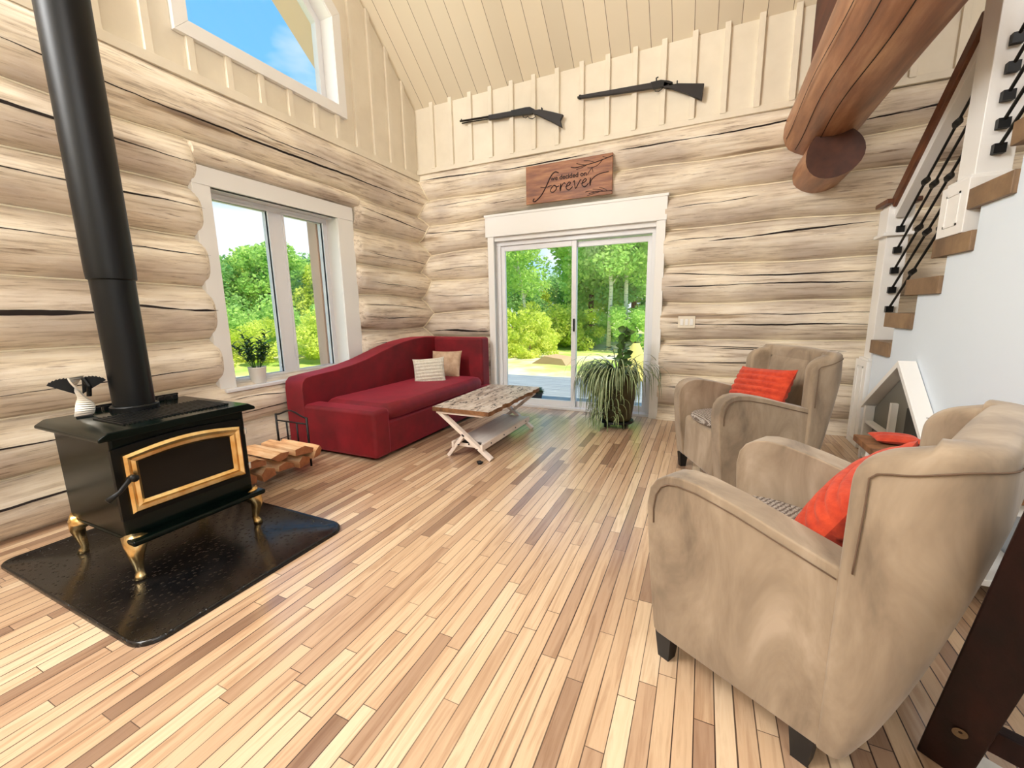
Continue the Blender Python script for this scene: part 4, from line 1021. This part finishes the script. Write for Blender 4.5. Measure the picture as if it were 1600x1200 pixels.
for pts in ([(.40, -.165), (.34, -.14), (.28, -.13)], [(.36, -.162), (.30, -.175), (.22, -.19)], [(.44, -.168), (.40, -.14), (.35, -.12)], [(.30, -.16), (.25, -.145), (.20, -.15)]): stroke(mb, pts, .0028)
mb.build('branch_carving', m_burn, SG)

def rifle(name, label, A, B, up, lever, loc_y=4.635):
    """side silhouette in metres along the barrel axis, muzzle at 0"""
    A = Vector((A[0], 0, A[1])); B = Vector((B[0], 0, B[1])); L_ = (B-A).length; d = (B-A).normalized(); n_ = Vector((-d.z, 0, d.x))
    o = thing(name, label, 'rifle', (A.x, loc_y, A.z))
    def G(poly, name_, m, th, z=0):
        mb = MB(); pts = []
        for u, v in poly: q = d*(u*L_)+n_*(v); pts.append((q.x, q.z))
        mb.prism(pts, 1, -th/2, th/2); return mb.build(name_, m, o, bevel=.004)
    mb = MB(); a = n_*(.0); mb.tube([a, d*(L_*.66)], [.0105, .014], 12); mb.tube([n_*-.024+d*(L_*.02*1), n_*-.02+d*(L_*.45)], .007, 8) if lever else None
    mb.build('barrel', m_gun, o, smooth=True)
    if lever:
        G([(.30, .012), (.52, .016), (.55, -.03), (.40, -.04), (.30, -.034)], 'fore_end', m_gunwood, .035)
        G([(.52, .022), (.66, .030), (.70, .026), (.745, -.006), (.72, -.042), (.60, -.036), (.53, -.032)], 'receiver', m_gun, .034)
        G([(.72, .0), (.755, -.012), (.79, -.012), (.90, -.055), (1.0, -.098), (.978, -.15), (.995, -.222), (.92, -.165), (.80, -.085), (.72, -.035)], 'stock', m_gunwood, .036)
        mb = MB(); mb.tube([d*(L_*u)+n_*v for u, v in ((.63, -.035), (.635, -.06), (.66, -.072), (.68, -.055), (.69, -.078), (.72, -.09), (.75, -.075), (.74, -.05))], .004, 6); mb.build('lever', m_gun, o)
        mb = MB(); mb.box(-.006, .006, -.002, .002, 0, .024, 0, Matrix.Translation(d*(L_*.015)) @ Matrix.Identity(4)); mb.build('front_sight', m_gun, o)
    else:
        G([(.02, .012), (.30, .016), (.62, .022), (.62, -.03), (.30, -.026), (.05, -.018), (.0, -.012)], 'fore_end', m_gunwood, .034)
        G([(.60, .026), (.68, .032), (.74, .014), (.77, -.004), (.72, -.032), (.62, -.034)], 'lock', m_gun, .036)
        G([(.70, .016), (.78, -.024), (.81, -.022), (1.0, -.058), (.996, -.197), (.88, -.120), (.77, -.062), (.70, -.035)], 'stock', m_gunwood, .036)
        mb = MB(); mb.tube([d*(L_*u)+n_*v for u, v in ((.635, -.03), (.64, -.055), (.67, -.06), (.69, -.045), (.70, -.03))], .004, 6); mb.tube([d*(L_*.645)+n_*.02, d*(L_*.64)+n_*.06, d*(L_*.655)+n_*.065], .007, 6); mb.build('trigger_guard', m_gun, o)
        mb = MB(); mb.tube([d*(L_*.015), d*(L_*.03)], .022, 10); mb.build('muzzle', m_gun, o)
    for u in (.3, .8): q = d*(L_*u); MB().box(q.x-.005, q.x+.005, 0, .03, q.z-.02, q.z+.01).build('wall_hook', m_black, o)
    return o
rifle('lever_rifle', 'slim dark lever rifle mounted left, with sloping crescent butt stock', (-2.76, 3.425), (-1.475, 3.345), 1, True)
rifle('percussion_rifle', 'heavier dark hammer rifle mounted right, with straight butt stock', (-1.33, 3.385), (-.115, 3.305), 1, False)

SW = thing('light_switch', 'cream three rocker light switch plate on the log wall right of the door', 'switch', (-.157, 4.652, 1.058))
MB().box(-.082, .082, -.004, .02, -.060, .060).build('cover_plate', m_cream, SW, bevel=.003)
for k in (-1, 0, 1): MB().box(k*.046-.015, k*.046+.015, -.009, -.003, -.033, .033).build('rocker', m_white, SW, bevel=.002)

nrm = Vector((0, -SL, -1)).normalized()
def potlight(x, y, first=None):
    z = rz(y) if y > RID_Y else rz(y)
    nn = Vector((0, -SL if y > RID_Y else SL, -1)).normalized()
    o = thing('ceiling_lamp', 'round recessed lamp in the cream plank ceiling, %s' % ('above the left rifle' if x < -1 else 'nearer the right side'), 'lamp', Vector((x, y, z))+nn*.004, group='recessed ceiling lamps')
    o.rotation_euler = nn.to_track_quat('-Z', 'Y').to_euler()
    MB().lathe([(.0, -.004), (.072, -.004), (.072, 0), (0, 0)], (0, 0, 0), 28).build('diffuser', m_lamp, o)
    MB().lathe([(.072, -.006), (.09, -.004), (.09, .0), (.072, .0)], (0, 0, 0), 28).build('bezel', m_white, o)
    return o
potlight(-2.23, 3.915); potlight(.3, 3.6)
# ------------------------------------------------------------------ dark wooden stand at the lower right edge
DS = thing('wooden_stand', 'dark stained rustic stand of knotty planks at the lower right edge', 'stand', (.80, 1.15, 0))
def Q_(mb, name, m, bevel=.004, parent=None): mb.v = [(v[0]-.80, v[1]-1.15, v[2]) for v in mb.v]; return mb.build(name, m, parent or DS, bevel=bevel)
up_ = Vector((-.5, -.87, 0))
def leg_(p, w_, ln=1.0):
    p = Vector(p); v = Vector((-.086, -.357, .85))*ln
    return Q_(MB().bar(p, p+v, w_, .038, up=up_), 'leg', m_dark)
lg = leg_((.645, 1.292, .005), .095); lg2 = leg_((.835, 1.205, .005), .11)
Q_(MB().bar((.66, 1.20, .20), (.86, 1.10, .20), .035, .06), 'crossbar', m_dark)
Q_(MB().bar((.55, .93, .85), (.95, .72, .85), .30, .035), 'top_board', m_dark)
def knot(t, dx):
    c = Vector((.645, 1.292, .005))+Vector((-.086, -.357, .85))*t+Vector((dx, 0, 0)); nrm_ = (Vector((0, 0, 1.2))-c); ax = Vector((-.086, -.357, .85)).normalized(); xx = Vector((.87, -.44, 0)).normalized(); f = xx.cross(ax).normalized()
    if f.dot(nrm_) < 0: f = -f
    mb = MB(); ring = []
    for r_, h_ in ((.013, .0205), (.017, .022), (.010, .0215), (.004, .019)):
        ring.append([c+f*h_+xx*(r_*math.cos(a)*.8)+ax*(r_*math.sin(a)*1.2) for a in [2*PI*k/16 for k in range(16)]])
    mb.grid(ring, 0, True); Q_(mb, 'knot', m_knot, 0, lg)
m_knot = M('pale_knot', (96, 74, 48), .6)
knot(.22, .0); knot(.60, .012)
mb = MB(); mb.box(-.07, .07, -.05, .05, 0, .004)
o = mb.build('paper_sheet', m_white); o.location = (.76, 1.285, .0); o.rotation_euler = (0, 0, -.55)
tag(o, 'white folded sheet on the floor beside the dark wooden stand', 'paper')

# ------------------------------------------------------------------ outdoors
def gmat():
    m = M('meadow', (150, 180, 70), .95); nt = m.node_tree; b = nt.nodes['Principled BSDF']; L = nt.links.new
    mp = coords(nt, (1, 1, 1)); n = N(nt, 'ShaderNodeTexNoise', ins={2: .28, 3: 5, 4: .6}); L(mp.outputs[0], n.inputs[0])
    r = ramp(nt, [(.38, rgb(150, 178, 72)), (.48, rgb(196, 204, 110)), (.56, rgb(224, 212, 178)), (.7, rgb(236, 224, 200))]); L(n.outputs[0], r.inputs[0]); L(r.outputs[0], b.inputs['Base Color']); return m
mb = MB(); G = 60; rows = []
for i in range(G+1):
    rows.append([(-70+120*i/G, -30+110*j/G, -.45+.12*math.sin(i*.9)*math.cos(j*.7)+(.0)) for j in range(G+1)])
mb.grid(rows)
struct(mb.build('ground', gmat(), smooth=True))
mb = MB(); y = 4.98
while y < 7.7: mb.box(-6.5, 3.0, y, y+.135, -.16, -.12); y += .143
mb.box(-6.4, 2.9, 5.0, 7.6, -.44, -.165)
struct(mb.build('deck', m_deck))
def leaf_cloud(mb, rnd, blobs, n, ls):
    tot = sum(b[3]**2 for b in blobs)
    for (x, y, z, r) in blobs:
        for _ in range(int(n*r*r/tot)):
            v = Vector((rnd.gauss(0, 1), rnd.gauss(0, 1), rnd.gauss(0, 1))).normalized()*r*(rnd.random()**.28)
            c = Vector((x, y, z))+Vector((v.x, v.y, v.z*.85)); a = Vector((rnd.gauss(0, 1), rnd.gauss(0, 1), rnd.gauss(0, .7))).normalized()
            b = a.cross(Vector((rnd.gauss(0, 1), rnd.gauss(0, 1), rnd.gauss(0, 1)))).normalized(); s_ = ls*rnd.uniform(.6, 1.3)
            k = len(mb.v); mb.v += [tuple(c-a*s_), tuple(c+b*s_*.55), tuple(c+a*s_), tuple(c-b*s_*.55)]; mb.f.append((k, k+1, k+2, k+3)); mb.m.append(0)
def make_tree(name, kind, seed, H, mat):
    rnd = random.Random(seed); t = thing(name, '', 'tree')
    mb = MB(); tr = MB()
    if kind == 'broad':
        bl = [(rnd.uniform(-.20, .20)*H, rnd.uniform(-.20, .20)*H, H*rnd.uniform(.18, .88), H*rnd.uniform(.10, .17)) for _ in range(26)]+[(0, 0, H*.9, H*.1)]
        leaf_cloud(mb, rnd, bl, 8500, .02*H); tr.tube([(0, 0, -.2), (.02*H, 0, .4*H), (0, .02*H, .8*H)], [.025*H, .018*H, .006*H], 8)
    elif kind == 'birch':
        bl = [(rnd.uniform(-.17, .17)*H, rnd.uniform(-.17, .17)*H, H*rnd.uniform(.36, .95), H*rnd.uniform(.06, .10)) for _ in range(30)]
        leaf_cloud(mb, rnd, bl, 8000, .011*H)
        tr.tube([(0, 0, -.2), (.01*H, 0, .3*H), (-.01*H, .01*H, .6*H), (.02*H, 0, .95*H)], [.0115*H, .0095*H, .007*H, .003*H], 8)
        for k in range(7):
            z = H*(.3+.08*k); a = k*2.2; tr.tube([(0, 0, z), (.09*H*math.cos(a), .09*H*math.sin(a), z+.12*H)], [.004*H, .0015*H], 6)
    elif kind == 'shrub':
        bl = [(rnd.uniform(-.7, .7)*H, rnd.uniform(-.7, .7)*H, H*rnd.uniform(.12, .85), H*rnd.uniform(.12, .26)) for _ in range(22)]
        leaf_cloud(mb, rnd, bl, 5200, .036*H); tr.tube([(0, 0, -.1), (0, 0, .6*H)], [.03*H, .01*H], 6)
    mb.build('crown', mat, t); tr.build('trunk', m_birch if kind == 'birch' else m_bark, t, smooth=True)
    return t
P_tree = [make_tree('leafy_tree', 'broad', 1, 8, m_leafA), make_tree('leafy_tree', 'broad', 2, 8, m_leafB), make_tree('leafy_tree', 'broad', 3, 8, m_leafC)]
P_shrub = [make_tree('shrub', 'shrub', 5, 2, m_leafB), make_tree('shrub', 'shrub', 6, 2, m_leafA)]
P_birch = make_tree('birch_tree', 'birch', 9, 11, m_leafA)
used = set()
def putt(proto, az, r, h, h0, label, group, cat=None, tilt=(0, 0), xy=None):
    o = proto if proto.name not in used else copy_tree(proto)
    used.add(proto.name); x, y = xy if xy else (r*math.sin(math.radians(az)), r*math.cos(math.radians(az)))
    o.location = (x, y, -.5); s_ = h/h0; o.scale = (s_, s_, s_); o.rotation_euler = (tilt[0], tilt[1], random.uniform(0, 6.3))
    if tilt != (0, 0): o.rotation_euler = (tilt[0], tilt[1], 0)
    tag(o, label, cat or ('shrub' if 'shrub' in proto.name else 'tree'), group); return o
# far tree line seen through the left window
ORD = ['leftmost', 'second', 'third', 'fourth', 'fifth', 'sixth', 'seventh', 'eighth', 'ninth', 'tenth', 'eleventh']
def nth(i): return 'leftmost' if i == 0 else ORD[i]+' from the left'
rr = random.Random(77)
for i, az in enumerate((-66, -62.5, -59.5, -56.5, -54.3, -51.5, -48.6, -45.5)):
    h = {4: 5.6}.get(i, rr.uniform(4.7, 5.3))
    putt(P_tree[(0, 1, 2, 1, 0, 2, 1, 0)[i]], az, 26+3*(i % 2), h*(1+.09*(i % 2)), 8, 'green leafy tree of the far tree line beyond the left window, '+nth(i), 'tree line beyond the left window')
for i in range(8):
    az = -65+3.0*i; putt(P_shrub[i % 2], az, 17+2.5*(i % 2), (1.7, 2.3, 1.5, 2.0, 1.8, 2.4, 1.6, 2.0)[i], 2, 'bushy shrub in the meadow beyond the left window, '+nth(i), 'shrubs beyond the left window')
# trees behind the sliding door
for i, (az, h) in enumerate(((-29.5, 6.4), (-26, 6.2), (-22.6, 4.4), (-20, 3.9), (-17.4, 4.1))):
    putt(P_tree[(1, 0, 2, 1, 2)[i]], az, 27+3*(i % 2), h, 8, 'leafy tree far behind the left door pane, '+nth(i), 'trees behind the left door pane')
for i, az in enumerate((-14.2, -11.4, -8.4, -5.2)):
    putt(P_tree[(0, 1, 2, 0)[i]], az, 22+2.5*(i % 2), 6.6+.5*(i % 2), 8, 'tall green tree filling the right door pane, '+nth(i), 'tall trees behind the right door pane')
putt(P_birch, -11.6, 18.5, 8.6, 11, 'left one of two slender white birches in the right door pane', 'two birches outside', 'tree')
putt(P_birch, -9.4, 18.9, 8.9, 11, 'right one of two slender white birches in the right door pane', 'two birches outside', 'tree')
putt(P_birch, -22.3, 17.4, 7.0, 11, 'leaning pale birch in the left door pane', 'leaning birch', 'tree', tilt=(0, -.13))
for i, (az, r, h) in enumerate(((-27.5, 15, 1.9), (-24.6, 16.5, 2.0), (-22.2, 14.6, 1.1), (-20.3, 19, 1.9), (-18.2, 20.5, 1.8), (-16.2, 19, 1.9), (-13.6, 20, 1.7), (-6.5, 18, 2.0))):
    putt(P_shrub[0 if i < 6 else 1], az, r, h, 2, 'yellow green shrub in the yard beyond the deck, '+nth(i), 'shrubs beyond the deck')
OP = thing('outdoor_planter', 'small dark planter with green leaves on the deck outside the door', 'plant', (-2.22, 5.62, -.12))
MB().lathe([(.09, 0), (.12, .12), (.125, .13), (.11, .13)], (0, 0, 0), 20).build('pot', M('dark_pot', (50, 54, 56), .7), OP, smooth=True)
mb = MB()
for i in range(40):
    a = i*2.4; oval_leaf(mb, (.04*math.cos(a), .04*math.sin(a), .12), (math.cos(a), math.sin(a), random.uniform(.1, 1.2)), .11, .06)
mb.build('foliage', m_leafin, OP, smooth=True)
mb = MB(); mb.prism([(-.7, 0), (.7, 0), (.5, .28), (-.1, .34)], 1, -.35, .35); o = mb.build('timber_pile', M('tan_timber', (196, 160, 120), .8)); o.location = (-4.0, 11.6, -.45); o.rotation_euler = (0, 0, -.2)
tag(o, 'low tan heap of boards in the yard beyond the deck', 'timber')
mb = MB(); rows = []
for i in range(9):
    u = i/8; rows.append([(.5*(1-u*.85)*math.cos(a), .5*(1-u*.85)*math.sin(a), .9*u) for a in [2*PI*k/12 for k in range(12)]])
mb.grid(rows, 0, True); o = mb.build('yellow_tarp', M('yellow_tarp', (236, 216, 120), .7), smooth=True); o.location = (-1.35, 9.6, -.45)
tag(o, 'pale yellow tarp heap outside beyond the spider plant', 'tarp')
